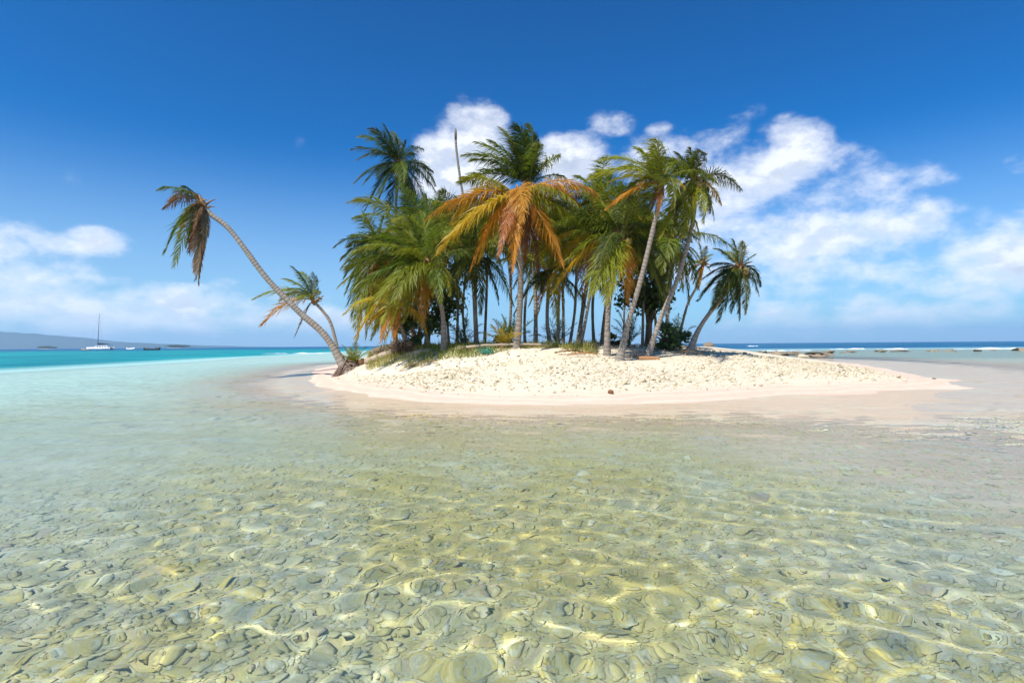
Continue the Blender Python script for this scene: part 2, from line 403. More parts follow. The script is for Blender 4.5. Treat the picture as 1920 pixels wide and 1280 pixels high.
def frond_material():
    m, b, out = mat('palm_leaf')
    oi = b.new('ShaderNodeObjectInfo'); t = b.attr('t')
    pos = b.new('ShaderNodeNewGeometry').outputs['Position']
    n = b.noise(pos, 5, 3, .6)
    base = oi.outputs['Color']
    c = b.mix(b.math('MULTIPLY', b.smooth(t, .55, 1.0), b.smooth(n, .4, .7, .1, .8)), base, (.30, .17, .05, 1))
    c = b.mix(b.smooth(n, .3, .7, 0, .55), c, b.mix(.5, base, (.20, .20, .03, 1), 'SOFT_LIGHT'))
    c = b.mix(b.math('LESS_THAN', t, -.5), c, b.mix(.6, base, (.42, .30, .10, 1)))     # the midrib
    p = b.new('ShaderNodeBsdfPrincipled'); b.l.new(c, p.inputs['Base Color']); p.inputs['Roughness'].default_value = .42
    p.inputs['Specular IOR Level'].default_value = .28
    tr = b.new('ShaderNodeBsdfTranslucent'); b.l.new(b.mix(.5, c, (1, 1, .5, 1), 'OVERLAY'), tr.inputs[0])
    mx = b.new('ShaderNodeMixShader'); mx.inputs[0].default_value = .38
    b.l.new(p.outputs[0], mx.inputs[1]); b.l.new(tr.outputs[0], mx.inputs[2]); b.l.new(mx.outputs[0], out.inputs[0])
    return m
M['frond'] = frond_material()
def bark_material():
    m, b, out = mat('palm_bark')
    t = b.attr('t'); oi = b.new('ShaderNodeObjectInfo')
    pos = b.new('ShaderNodeTexCoord').outputs['Object']
    n = b.noise(pos, 9, 5, .65); f = b.noise(pos, 45, 4, .6)
    w = b.math('SINE', b.math('MULTIPLY_ADD', t, 6.2832, b.math('MULTIPLY', n, 2.0)))
    c = b.mix(n, (.20, .168, .138, 1), (.45, .395, .33, 1))
    c = b.mix(b.smooth(w, .4, 1.0, 0, .42), c, (.13, .09, .06, 1))
    c = b.mix(b.smooth(f, .5, .75, 0, .5), c, (.56, .51, .43, 1))
    c = b.mix(b.smooth(oi.outputs['Random'], .0, 1.0, 0, .4), c, (.17, .125, .09, 1))
    principled(b, out, c, .85, .2, b.math('ADD', b.math('MULTIPLY', w, -.25), f), .02, .8)
    return m
M['bark'] = bark_material()
M['sheath'] = plain('palm_sheath', (.30, .17, .07), .8, .5, 14)
M['husk'] = plain('coconut_husk', (.22, .16, .04), .5, .4, 9)
M['brownhusk'] = plain('dry_husk', (.20, .09, .035), .7, .4, 20)
M['driftwood'] = plain('driftwood', (.42, .33, .24), .85, .4, 9)
M['root'] = plain('dry_roots', (.20, .14, .10), .9, .4, 12)
M['plank'] = plain('weathered_plank', (.50, .26, .12), .8, .3, 12)
def leaf_material(name, a, bb, trans=.25):
    m, b, out = mat(name)
    c = b.mix(b.attr('t'), (*a, 1), (*bb, 1))
    p = b.new('ShaderNodeBsdfPrincipled'); b.l.new(c, p.inputs['Base Color']); p.inputs['Roughness'].default_value = .4
    tr = b.new('ShaderNodeBsdfTranslucent'); b.l.new(c, tr.inputs[0])
    mx = b.new('ShaderNodeMixShader'); mx.inputs[0].default_value = trans
    b.l.new(p.outputs[0], mx.inputs[1]); b.l.new(tr.outputs[0], mx.inputs[2]); b.l.new(mx.outputs[0], out.inputs[0])
    return m
M['seagrape'] = leaf_material('sea_grape_leaf', (.05, .09, .018), (.13, .20, .04))
M['darkleaf'] = leaf_material('shade_tree_leaf', (.045, .08, .016), (.11, .16, .03), .35)
M['limeleaf'] = leaf_material('lime_leaf', (.10, .16, .02), (.30, .34, .04), .35)
M['grass'] = leaf_material('beach_grass', (.24, .30, .04), (.52, .42, .15), .35)
M['straw'] = leaf_material('dry_litter', (.20, .12, .06), (.46, .33, .2), .1)

# ------------------------------------------------------------------ ground: beach and seabed
xs = graded(.09, 5, 1.05, 6500); xs = np.concatenate([-xs[:0:-1], xs])
ysf = graded(.085, 14, 1.04, 6500); ysb = graded(.12, 1, 1.25, 2500); ys = np.concatenate([-ysb[:0:-1], ysf])
gx, gy, Q = grid(xs, ys)
gz = height(gx, gy)
V = np.stack([gx, gy, gz], 1)
mid = gz[Q].mean(1)
def submesh(name, Qs):
    u, inv = np.unique(Qs.ravel(), return_inverse=True)
    return mesh_np(name, V[u], inv.reshape(-1, 4))
beach = link('beach', submesh('beach', Q[mid > -.16]), M['ground'], kind='structure', label='pale coral sand beach of the small island')
seabed = link('seabed', submesh('seabed', Q[mid <= -.16]), M['ground'], kind='structure', label='shallow stony seabed under the clear water')
for o in (beach, seabed): o.cycles.is_caustics_receiver = True

# ------------------------------------------------------------------ the sea surface
wx = graded(.021, 1.8, 1.042, 6500); wx = np.concatenate([-wx[:0:-1], wx])
wyf = graded(.017, 2.4, 1.027, 6500) + .7; wyb = graded(.15, .1, 1.3, 2500)
wy = np.concatenate([.7 - wyb[:0:-1], wyf])
sx, sy, SQ = grid(wx, wy)
space = np.maximum(*np.meshgrid(np.gradient(wx), np.gradient(wy))).ravel()
dist = np.hypot(sx, sy)
sz = np.zeros_like(sx); r = np.random.default_rng(21)
for lam, amp, n, spread in ((2.6, .009, 4, .5), (1.3, .0045, 5, .6), (.62, .0020, 6, .9), (.34, .0013, 8, 1.2), (.20, .0018, 9, 1.6), (.12, .0014, 10, 1.8), (.085, .0006, 8, 1.8)):
    for _ in range(n):
        l = lam * r.uniform(.75, 1.3); a = math.radians(250) + r.normal(0, spread * .6); k = 2 * math.pi / l; ph = r.uniform(0, 6.28)
        vis = np.clip((l / space - 3) / 4, 0, 1)
        s = np.sin(k * (np.cos(a) * sx + np.sin(a) * sy) + ph + .8 * np.sin(.7 * k * .37 * (np.sin(a) * sx - np.cos(a) * sy) + ph * 2))
        sz += vis * amp / math.sqrt(n) * 1.5 * (s + .25 * (s * s - .5))
hb = height(sx, sy)
calm = np.clip(.25 + -hb / .25, .2, 1)
sz *= calm
hb_s = -hb
body = np.clip(.97 * sstep(hb_s, .30, 1.3), 0, .97) * (hb < 0)
body = np.maximum(body, .97 * np.where(sx > 0, sstep(sy, 52, 74), sstep(sy, 60, 130)))
body = np.maximum(body, sstep(hb_s, .06, .26) * (.07 + .20 * sstep(dist, 2.2, 8) + .30 * sstep(sy, 5, 12) * sstep(-sx, 1.0, 6)))       # fine suspended sand
offs = np.where(sx > 0, sstep(sy, 50, 95), sstep(sy, 110, 260))
roughw = sstep(dist, 2.5, 10) * .8 * np.clip(calm, .3, 1)
sea = link('sea', mesh_np('sea', np.stack([sx, sy, sz], 1), SQ, None, True, {'body': body, 'offshore': offs, 'rough_water': roughw, 'depth': hb_s, 'milky': 1 - sstep(hb_s, .35, 3.6)}), M['water'],
           kind='structure', label='clear shallow sea turning turquoise and blue offshore')
sea.cycles.is_caustics_caster = True

# ------------------------------------------------------------------ stones on the seabed
bed_meshes = []
for i in range(12):
    Vc, Tc = cobble(2, rng); bed_meshes.append(mesh_np('stone', Vc, None, Tc, True)); bed_meshes[-1].materials.append(M['bedstone'])
def scatter(n, y0, y1, power=1.0):
    y = y0 + (y1 - y0) * rng.random(n) ** power
    x = (rng.random(n) * 2 - 1) * (y * .95 + .35)
    return x, y
placed = []
x, y = scatter(2600, 1.1, 4.0, 1.25)
sz_ = rng.gamma(2.6, .0058, 2600) + .011
order = np.argsort(-sz_ / y)
cnt = 0
for i in order:
    if cnt >= 290: break
    if any((x[i] - a) ** 2 + (y[i] - b_) ** 2 < (.8 * (sz_[i] + s_)) ** 2 for a, b_, s_ in placed): continue
    placed.append((x[i], y[i], sz_[i])); cnt += 1
    o = bpy.data.objects.new('stone', bed_meshes[cnt % 12]); C.objects.link(o); o.parent = seabed
    f = rng.uniform(.18, .34)
    o.scale = (sz_[i] * rng.uniform(.9, 1.35), sz_[i] * rng.uniform(.75, 1.0), sz_[i] * f)
    o.location = (x[i], y[i], hz(x[i], y[i]) + sz_[i] * f * .1)
    o.rotation_euler = (rng.normal(0, .2), rng.normal(0, .2), rng.uniform(0, 6.28))
    o.cycles.is_caustics_receiver = True
def stones(name, x, y, size, flat, sub, material, kind, sink=.3, parent=None):
    acc = Acc(); protos = [cobble(sub, rng) for _ in range(10)]
    z = height(x, y)
    for i in range(len(x)):
        Vc, Tc = protos[i % 10]; a = rng.uniform(0, 6.28); s = size[i]
        W = Vc * (s * rng.uniform(.9, 1.4), s * rng.uniform(.7, 1.0), s * flat * rng.uniform(.7, 1.3))
        b1 = rng.normal(0, .3)
        W = np.stack([W[:, 0] * math.cos(a) - W[:, 1] * math.sin(a), W[:, 0] * math.sin(a) + W[:, 1] * math.cos(a), W[:, 2] + W[:, 0] * b1], 1)
        acc.add(W + (x[i], y[i], z[i] + s * flat * (1 - 2 * sink)), None, Tc, rng.random())
    o = link(name, acc.mesh(name), material, parent, kind=kind)
    o.cycles.is_caustics_receiver = True
    return o
n = 10000
x, y = scatter(n, 1.0, 9.5, 1.5)
d = sdist(x, y); shelf = sstep(x, 1.5, 4.5)
keep = (d < -.9 - 2.6 * shelf - .5 * rng.random(n))
x, y = x[keep], y[keep]; s_ = (rng.gamma(2.0, .0058, len(x)) + .006) * (1 + y * .08)
o = stones('seabed_rubble', x, y, s_, .25, 1, M['bedstone'], 'stuff', .40); o['label'] = 'small algae stained coral stones covering the seabed'; o['category'] = 'stones'
n = 32000
x, y = scatter(n, 1.0, 7.5, 1.35)
keep = sdist(x, y) < -.7 - 2.0 * sstep(x, 1.5, 4.5) - .5 * rng.random(n)
x, y = x[keep], y[keep]; s_ = rng.gamma(2.5, .0030, len(x)) + .004
o = stones('seabed_gravel', x, y, s_ * (1 + y * .06), .38, 0, M['bedstone'], 'stuff', .25); o['label'] = 'fine coral gravel between the seabed stones'; o['category'] = 'gravel'
n = 1500
x = rng.uniform(-22, -3, n); y = rng.uniform(6, 20, n); keep = (sdist(x, y) < -1.6) & (x > -y * 1.0) & (x < -y * .3)
s_ = rng.gamma(4, .013, keep.sum()) + .02
o = stones('lagoon_rubble', x[keep], y[keep], s_, .45, 1, M['bedstone'], 'stuff'); o['label'] = 'scattered stones on the lagoon floor left of the beach'; o['category'] = 'stones'

# coral rubble thrown up on the beach
n = 60000
x = rng.uniform(-6, 13, n); y = rng.uniform(8, 21, n)
d = sdist(x, y); band = wob(x, y, 1.6, 31)
keep = (d > .55) & (rng.random(n) < np.interp(d, [.5, .9, 1.4, 3.2, 4.4, 6], [.0, .35, .9, .95, .35, .2]) * np.clip(.72 + 1.0 * band, 0.1, 1)) & (y < 17)
x, y = x[keep], y[keep]; s_ = rng.gamma(2.0, .0062, len(x)) + .005
o = stones('beach_rubble', x, y, s_, .55, 0, M['beachstone'], 'stuff', .2); o['label'] = 'pale coral rubble strewn over the beach'; o['category'] = 'rubble'
print('ground', len(V), 'sea', len(sx), 'rubble', len(x))
#PART2
# ------------------------------------------------------------------ palms
COL = dict(dark=(.062, .090, .012), green=(.130, .172, .018), fresh=(.22, .25, .022), lime=(.28, .29, .025), yellow=(.50, .36, .03),
           orange=(.56, .26, .03), rust=(.46, .19, .07), brown=(.19, .10, .05), grey=(.26, .20, .14))
UP = np.array((0, 0, 1.))
def frond_mesh(c, tip, arch, roll, npair, leaf, droop, wind, dense=1.0):
    c = np.array(c, float); tip = np.array(tip, float)
    L = np.linalg.norm(tip - c)
    h = tip - c; h[2] = 0
    hn = np.linalg.norm(h)
    h = h / hn if hn > .12 * L else np.array((math.cos(roll * 7), math.sin(roll * 7), 0))
    p1 = c + (tip - c) * .42 + UP * arch * L
    sag = -UP * L * rng.uniform(.04, .16) + np.array((-abs(wind[0]) * .22 * L * rng.uniform(.3, 1.2), L * rng.normal(0, .04), 0))
    tip = tip - sag * .55
    bez = lambda t: (1 - t)[:, None] ** 2 * c + 2 * ((1 - t) * t)[:, None] * p1 + t[:, None] ** 2 * tip + t[:, None] ** 4 * sag
    dbez = lambda t: 2 * (1 - t)[:, None] * (p1 - c) + 2 * t[:, None] * (tip - p1) + 4 * t[:, None] ** 3 * sag
    npair = int(npair * 1.35); acc = Acc()
    ts = np.linspace(0, 1, 9)
    acc.tube(bez(ts), np.interp(ts, [0, .12, 1], [.034, .020, .004]) * (L / 2.4) ** .5, 4, False, -1.0)
    t = np.linspace(.14, 1, npair); t = np.clip(t + rng.normal(0, .15 / npair, npair), .12, 1)
    side = np.cross(h, UP)
    for sg in (-1, 1):
        keep = rng.random(npair) < dense
        tt = t[keep]; n = len(tt)
        if n == 0: continue
        tan = dbez(tt); tan /= np.linalg.norm(tan, axis=1)[:, None] + 1e-9
        sd = side * math.cos(roll) + np.cross(tan, side) * math.sin(roll)
        sd = sd - tan * (sd * tan).sum(1)[:, None]; sd /= np.linalg.norm(sd, axis=1)[:, None]
        nor = np.cross(sd, tan)
        ang = np.radians(np.interp(tt, [.1, .5, 1], [28, 42, 66])) + rng.normal(0, .17, n)
        d0 = sg * sd * np.cos(ang)[:, None] + tan * np.sin(ang)[:, None] + nor * rng.normal(.22, .10, n)[:, None]
        d0 /= np.linalg.norm(d0, axis=1)[:, None]
        ll = leaf * L * np.interp(tt, [.12, .3, .6, .85, 1], [.55, .95, 1, .62, .28]) * rng.uniform(.8, 1.15, n)
        dr = droop * rng.uniform(.45, 1.6, n)
        f = -UP[None, :] * dr[:, None] + np.array(wind)[None, :] * rng.uniform(.5, 1.2, n)[:, None]
        b0 = bez(tt)
        d1 = d0 + f * .45; d1 /= np.linalg.norm(d1, axis=1)[:, None]
        d2 = d0 * .7 + f * 1.0; d2 /= np.linalg.norm(d2, axis=1)[:, None] + 1e-9
        m = b0 + d1 * (ll * .5)[:, None]; e = m + d2 * (ll * .5)[:, None]
        w = tan - d0 * (tan * d0).sum(1)[:, None]; w /= np.linalg.norm(w, axis=1)[:, None] + 1e-9
        w = w * .8 + nor * rng.normal(0, .35, n)[:, None]
        wd = (.0140 * (L / 2.4) ** .5 * rng.uniform(.8, 1.2, n))[:, None]
        V = np.stack([b0 - w * wd * .6, b0 + w * wd * .6, m + w * wd, m - w * wd, e], 1).reshape(-1, 3)
        i = np.arange(n)[:, None] * 5
        acc.add(V, i + np.array([[0, 1, 2, 3]]), i + np.array([[3, 2, 4]]), np.repeat(tt, 5) * np.tile([.7, .7, .9, .9, 1.0], n))
    return acc.mesh('frond')

def spline(pts, n):
    pts = np.array(pts, float); k = len(pts)
    d = np.r_[0, np.cumsum(np.linalg.norm(np.diff(pts, axis=0), axis=1))]
    u = np.linspace(0, d[-1], n)
    # Catmull-Rom through the points
    out = []
    for q in u:
        i = min(max(np.searchsorted(d, q) - 1, 0), k - 2); t = (q - d[i]) / (d[i + 1] - d[i] + 1e-9)
        a = pts[max(i - 1, 0)]; b_ = pts[i]; c_ = pts[i + 1]; e = pts[min(i + 2, k - 1)]
        out.append(.5 * ((2 * b_) + (-a + c_) * t + (2 * a - 5 * b_ + 4 * c_ - e) * t * t + (-a + 3 * b_ - 3 * c_ + e) * t ** 3))
    return np.array(out), d[-1]

PALMS = []
def trunk_mesh(pts, r0, r1, flare, step=.085):
    c, ln = spline(pts, 60); n = max(8, int(ln / step) * 3)
    c, _ = spline(pts, n)
    s = np.linspace(0, ln, n)
    rad = r0 + (r1 - r0) * (s / ln) ** .7 + (flare - r0) * np.exp(-s / .22)
    saw = (np.arange(n) % 3) / 2.0
    rad = rad * (1 + (.025 + .02 * np.sin(s * 3.7)) * (1 - saw)) * (1 + .03 * np.sin(s * 5.1) + .02 * np.sin(s * 11.3 + 1))
    acc = Acc(); acc.tube(c, rad, 10, True, np.arange(n) / 3.0 + .35 * np.sin(s * 6.3), .02)
    return acc.mesh('trunk'), c
def coconut_mesh():
    Vc, Tc = ICO[1]; V = Vc * (.085, .085, .11); return mesh_np('coconut', V, None, Tc, True)
COCO = coconut_mesh(); COCO.materials.append(M['husk'])

def palm(label, trunk, Y, fronds=(), n=0, flen=2.3, pal=('green',), r=(.08, .055), flare=None, wind=.35, nuts=0, Ytop=None, el=(82, -48),
         npair=58, base=None, sink=.08, group=None, dead=0, name='coconut_palm', leaf=.34, sheath=True):
    """trunk: picture points from the foot to the crown; the foot stands on the ground at distance Y"""
    Ytop = Y if Ytop is None else Ytop
    k = len(trunk)
    pts = [np.array(P(px, py, Y + (Ytop - Y) * i / (k - 1))) for i, (px, py) in enumerate(trunk)]
    gx0, gy0 = pts[0][0], pts[0][1]
    foot = np.array((gx0, gy0, hz(gx0, gy0) - sink)); pts[0] = foot
    root = thing(name, label, 'palm tree', foot, group)
    r = (r[0] * .82, r[1] * .85)
    me, c = trunk_mesh(np.array(pts) - foot, r[0], r[1], flare or r[0] * 1.8)
    link('trunk', me, M['bark'], root)
    crown = c[-1]; cw = crown + foot
    tdir = c[-1] - c[-4]; tdir /= np.linalg.norm(tdir)
    if sheath:
        acc = Acc()
        s = np.linspace(-.12, .34, 6)
        acc.tube(crown + np.outer(s, tdir * .6 + UP * .4), [r[1] * .9, r[1] * 1.5, r[1] * 1.5, r[1] * 1.15, r[1] * .7, .01], 8, True, None, .12)
        for _ in range(10):                               # old leaf bases sticking out
            a = rng.uniform(0, 6.28); q = crown + tdir * rng.uniform(-.08, .15)
            e = q + np.array((math.cos(a) * .28, math.sin(a) * .28, rng.uniform(-.05, .3)))
            acc.tube([q, (q + e) / 2 + UP * .03, e], [.035, .024, .008], 4)
        link('crown_sheath', acc.mesh('crown_sheath'), M['sheath'], root)
    def put(tip, col, arch, roll, droop, lf=leaf, dense=1.0, np_=npair, start=None, wd=None):
        w = (-wind if wd is None else wd)
        st = crown + UP * .08 + (np.array(tip) - crown) * .02 if start is None else start
        me = frond_mesh(st, tip, arch, roll, np_, lf, droop, (w, 0, .12 * abs(w)), dense)
        o = link('frond', me, M['frond'], root)
        k = np.array(COL[col] if isinstance(col, str) else col) * rng.uniform(.82, 1.18) * np.array((rng.uniform(.9, 1.1), 1, 1))
        o.color = (*k, 1)
        return o
    for f in fronds:                                      # fronds one can pick out in the photograph
        px, py, dY, col = f[:4]; arch = f[4] if len(f) > 4 else .22; dr = f[5] if len(f) > 5 else .55
        tip = np.array(P(px, py, Ytop + dY)) - foot
        put(tip, col, arch, rng.normal(0, .2), dr * 1.35, leaf * (f[6] if len(f) > 6 else 1.0), 1.0, npair + 6)
    for i in range(n):                                    # the rest of the crown, young and upright to old and hanging
        q = (i + rng.uniform(.1, .9)) / n
        e = math.radians(el[0] + (el[1] - el[0]) * q ** .85); a = i * 2.39996 + rng.normal(0, .25)
        L = flen * rng.uniform(.82, 1.1) * (.8 if q < .15 else 1)
        dvec = np.array((math.cos(e) * math.cos(a), math.cos(e) * math.sin(a), math.sin(e)))
        tip = crown + L * dvec + L * wind * np.array((-.55, 0, -.1)) * max(0.15, math.sin(e) + .35)
        arch = .10 + .22 * math.cos(e) + (.1 if e < 0 else 0)
        col = pal[min(len(pal) - 1, int(q * len(pal)))] if rng.random() < .7 else pal[rng.integers(len(pal))]
        put(tip, col, arch, rng.normal(0, .35), .55 + .5 * q)
    for i in range(dead):                                 # dead fronds hanging against the trunk
        a = rng.uniform(0, 6.28); L = flen * rng.uniform(.6, .85)
        tip = crown + np.array((math.cos(a) * .28 * L, math.sin(a) * .28 * L, -.92 * L))
        put(tip, rng.choice(['brown', 'rust', 'grey']), .30, 0, .9, leaf * .7, .8)
    for i in range(nuts):
        a = i * 2.4 + rng.uniform(0, 1); o = bpy.data.objects.new('coconut', COCO); C.objects.link(o); o.parent = root
        o.location = crown + np.array((math.cos(a) * .17, math.sin(a) * .17, -.06 - .08 * (i % 2))); o.rotation_euler = (rng.normal(0, .4), rng.normal(0, .4), 0)
    PALMS.append(root)
    return root

# the long leaning palm at the water's edge
palm('long bare palm trunk leaning far left over the water, ragged brown and green crown', [(652, 676), (610, 630), (560, 584), (500, 522), (455, 462), (425, 425), (395, 402), (381, 386)], 15.0,
     [(298, 352, -.2, 'green', .30, .5), (312, 388, .5, 'brown', .34, .7), (308, 470, -.4, 'green', .35, .6), (330, 490, .3, 'lime', .40, .7), (322, 372, .6, 'brown', .38, .7), (335, 440, .4, 'rust', .4, .7, .7),
      (372, 520, 0, 'brown', .12, .9, .75), (366, 500, .3, 'rust', .14, .9, .8), (380, 478, -.2, 'brown', .12, .9, .8), (358, 470, .4, 'brown', .2, .9), (390, 440, .2, 'brown', .15, 1, .8),
      (350, 455, -.4, 'dark', .3, .9), (340, 345, .1, 'dark', .12, .6, .8), (356, 440, -.2, 'rust', .2, 1), (369, 515, -.3, 'grey', .14, .9, .6), (345, 400, -.5, 'brown', .3, .9), (376, 500, .35, 'rust', .1, 1, .5), (384, 460, -.4, 'grey', .1, 1, .5), (362, 430, -.6, 'brown', .2, 1.2, .6)],
     r=(.122, .07), flare=.34, wind=.25, npair=52)
palm('short palm leaning left behind the long leaning trunk', [(642, 648), (622, 612), (604, 582), (588, 566)], 18.5,
     [(552, 498, 0, 'green', .1, .3), (566, 506, .4, 'fresh', .12, .3), (535, 520, -.4, 'lime', .2, .4), (482, 556, 0, 'lime', .3, .5), (494, 604, -.3, 'orange', .3, .6), (556, 628, 0, 'brown', .2, .9, .6),
      (604, 560, .3, 'lime', .3, .6), (530, 560, .6, 'fresh', .3, .6), (540, 540, -.7, 'green', .28, .5), (600, 545, -.5, 'fresh', .3, .5), (590, 510, .3, 'dark', .05, .4), (560, 560, -.8, 'fresh', .3, .6)],
     r=(.075, .055), wind=.75, flen=1.6, npair=48)
palm('tall dark green palm rising highest left of the bare pole', [(775, 640), (766, 560), (752, 470), (742, 395), (747, 312)], 19.5,
     [(722, 232, 0, 'dark', .06, .3), (680, 250, .3, 'green', .2, .4), (700, 240, -.4, 'dark', .12, .4), (764, 262, 0, 'dark', .1, .5), (668, 338, -.3, 'dark', .3, .6), (690, 388, .2, 'dark', .35, .7),
      (706, 392, -.4, 'green', .35, .7), (818, 355, 0, 'dark', .3, .6), (805, 395, .4, 'dark', .35, .7), (782, 400, -.5, 'dark', .3, .8), (762, 392, -.2, 'lime', .25, .8), (730, 400, .5, 'dark', .3, .8), (738, 245, .6, 'green', .05, .4), (812, 318, .6, 'dark', .25, .6)],
     n=12, flen=1.45, pal=('dark', 'dark', 'green'), wind=.5, nuts=5, r=(.075, .055))
# dead palm without a crown
def pole():
    Y = 21.0
    pts = [np.array(P(px, py, Y)) for px, py in ((892, 640), (886, 520), (872, 395), (862, 330), (855, 275), (854, 243))]
    foot = np.array((pts[0][0], pts[0][1], hz(pts[0][0], pts[0][1]) - .05)); pts[0] = foot
    root = thing('dead_palm_trunk', 'bare crownless palm pole standing against the white cloud', 'dead palm', foot)
    me, c = trunk_mesh(np.array(pts) - foot, .062, .04, .1); link('trunk', me, M['bark'], root)
    a = Acc(); a.tube([c[-1] - UP * .35, c[-1] - UP * .1, c[-1] + UP * .06], [.05, .048, .02], 8, True, None, .08); link('broken_tip', a.mesh('broken_tip'), M['root'], root)
pole()
palm('foreground palm with big orange and yellow drooping fronds in the grove centre', [(968, 648), (974, 590), (976, 500), (970, 430), (970, 372)], 13.3,
     [(804, 402, .2, 'orange', .26, .8), (822, 466, -.9, 'yellow', .20, .55, 1.15), (850, 440, -.3, 'yellow', .24, .6, 1.1), (936, 476, -1.2, 'rust', .22, 1.1, .55), (962, 500, -1.0, 'orange', .16, .9, .6), (1052, 482, -1.0, 'orange', .26, .7, 1.1),
      (1108, 432, -.2, 'lime', .22, .8), (1120, 352, .1, 'orange', .26, .9), (1080, 376, -.7, 'lime', .34, .8), (1062, 400, .8, 'lime', .3, .8), (900, 480, .5, 'yellow', .3, .8), (866, 330, .5, 'lime', .18, .7), (1010, 500, .6, 'brown', .25, .9),
      (985, 480, .8, 'rust', .2, .9), (900, 420, .9, 'green', .3, .7)],
     n=5, flen=1.8, el=(10, -60), pal=('yellow', 'orange', 'orange'), r=(.088, .075), flare=.15, wind=.1, nuts=6, npair=64)
palm('upright green palm rising directly behind the orange-fronded palm', [(1004, 642), (1004, 560), (998, 460), (992, 352)], 15.6,
     [(1002, 226, 0, 'green', .03, .3), (1015, 262, -.3, 'dark', .02, .35), (948, 236, .3, 'green', .08, .3), (975, 236, -.4, 'fresh', .05, .3), (925, 262, .4, 'green', .10, .35), (888, 294, 0, 'green', .2, .5), (868, 336, -.2, 'green', .25, .5),
      (1052, 286, 0, 'fresh', .12, .8), (1068, 330, .3, 'green', .25, .7), (990, 250, .6, 'dark', .03, .3), (960, 262, -.6, 'green', .1, .4), (1008, 250, .5, 'dark', .05, .3), (905, 320, .6, 'dark', .25, .5), (935, 290, .2, 'dark', .14, .5), (1030, 300, .5, 'dark', .1, .5)],
     n=6, flen=1.8, el=(86, 25), pal=('dark', 'green'), wind=.65, nuts=3, r=(.072, .055))
palm('spreading palm with one arched yellow-green frond at the grove front left', [(832, 640), (830, 590), (818, 545), (804, 500)], 13.6,
     [(846, 545, -.6, 'lime', .42, .5, 1.1), (690, 575, -.8, 'fresh', .28, .6), (700, 520, -.3, 'green', .26, .5), (720, 600, -1.0, 'lime', .30, .6), (652, 500, .2, 'green', .24, .5), (700, 440, .2, 'green', .2, .4), (735, 418, .4, 'green', .14, .4), (790, 396, .2, 'fresh', .06, .3),
      (765, 402, -.3, 'green', .08, .35), (850, 420, .5, 'fresh', .15, .5), (740, 470, -.8, 'fresh', .25, .5), (760, 590, -.8, 'lime', .35, .7), (900, 470, .3, 'green', .25, .6), (795, 600, -.5, 'orange', .3, .8), (870, 590, .4, 'dark', .35, .7), (676, 620, -.4, 'yellow', .3, .6), (710, 560, -1.2, 'lime', .28, .6), (740, 560, -1.3, 'fresh', .3, .7), (668, 540, -.6, 'green', .26, .6), (730, 620, -.6, 'lime', .32, .8), (690, 490, .6, 'green', .2, .5), (780, 420, .8, 'green', .08, .4), (830, 560, -.9, 'green', .36, .8)],
     n=9, flen=1.6, pal=('green', 'fresh'), wind=.3, nuts=4, npair=60)
palm('leftmost green palm of the grove with shaggy blue-green fronds', [(765, 640), (748, 590), (728, 520), (708, 462)], 16.2,
     [(680, 394, 0, 'lime', .05, .4, .8), (640, 482, 0, 'green', .28, .5), (650, 545, -.4, 'green', .32, .6), (660, 440, .3, 'green', .2, .5), (662, 590, -.5, 'dark', .34, .7), (700, 600, -.6, 'lime', .34, .7), (725, 620, -.7, 'orange', .36, .8), (690, 560, .4, 'dark', .32, .6), (760, 470, .2, 'green', .25, .5), (735, 425, -.2, 'fresh', .1, .4),
      (648, 515, .5, 'dark', .3, .6), (675, 625, .2, 'yellow', .34, .8), (642, 500, -.5, 'green', .3, .6), (656, 565, .1, 'green', .34, .7), (670, 600, -.8, 'fresh', .36, .8), (690, 615, -.2, 'lime', .36, .8), (665, 455, -.4, 'green', .22, .5), (700, 590, .3, 'green', .34, .8), (712, 605, .6, 'dark', .3, .8), (650, 460, .4, 'dark', .2, .6)], n=8, flen=1.3, pal=('green', 'dark'), wind=.3)
palm('low palm with orange dying fronds beside the brush pile', [(772, 648), (752, 612), (738, 580)], 14.6,
     [(688, 612, -.2, 'yellow', .3, .7), (716, 636, -.4, 'orange', .32, .8), (742, 632, -.6, 'orange', .36, .8), (700, 570, .2, 'lime', .25, .5), (780, 560, .2, 'orange', .3, .7), (790, 590, -.3, 'orange', .35, .8), (730, 520, .2, 'lime', .12, .5), (680, 580, .4, 'fresh', .28, .6), (698, 632, .3, 'lime', .34, .8)],
     n=7, flen=1.3, pal=('lime', 'yellow'), wind=.3, r=(.062, .05))
palm('dark drooping palm between the spreading palm and orange-fronded palm', [(894, 642), (892, 590), (886, 485)], 15.2,
     [(938, 560, -.4, 'dark', .4, .6), (950, 520, .2, 'green', .3, .6), (840, 520, .3, 'dark', .3, .6), (850, 560, -.3, 'dark', .36, .7), (870, 410, .3, 'green', .1, .4), (910, 400, .2, 'green', .1, .4), (930, 450, -.3, 'fresh', .25, .5), (905, 580, -.6, 'dark', .38, .8), (830, 460, .4, 'green', .2, .5)],
     n=9, flen=1.6, pal=('dark', 'green'), r=(.062, .05), dead=2)
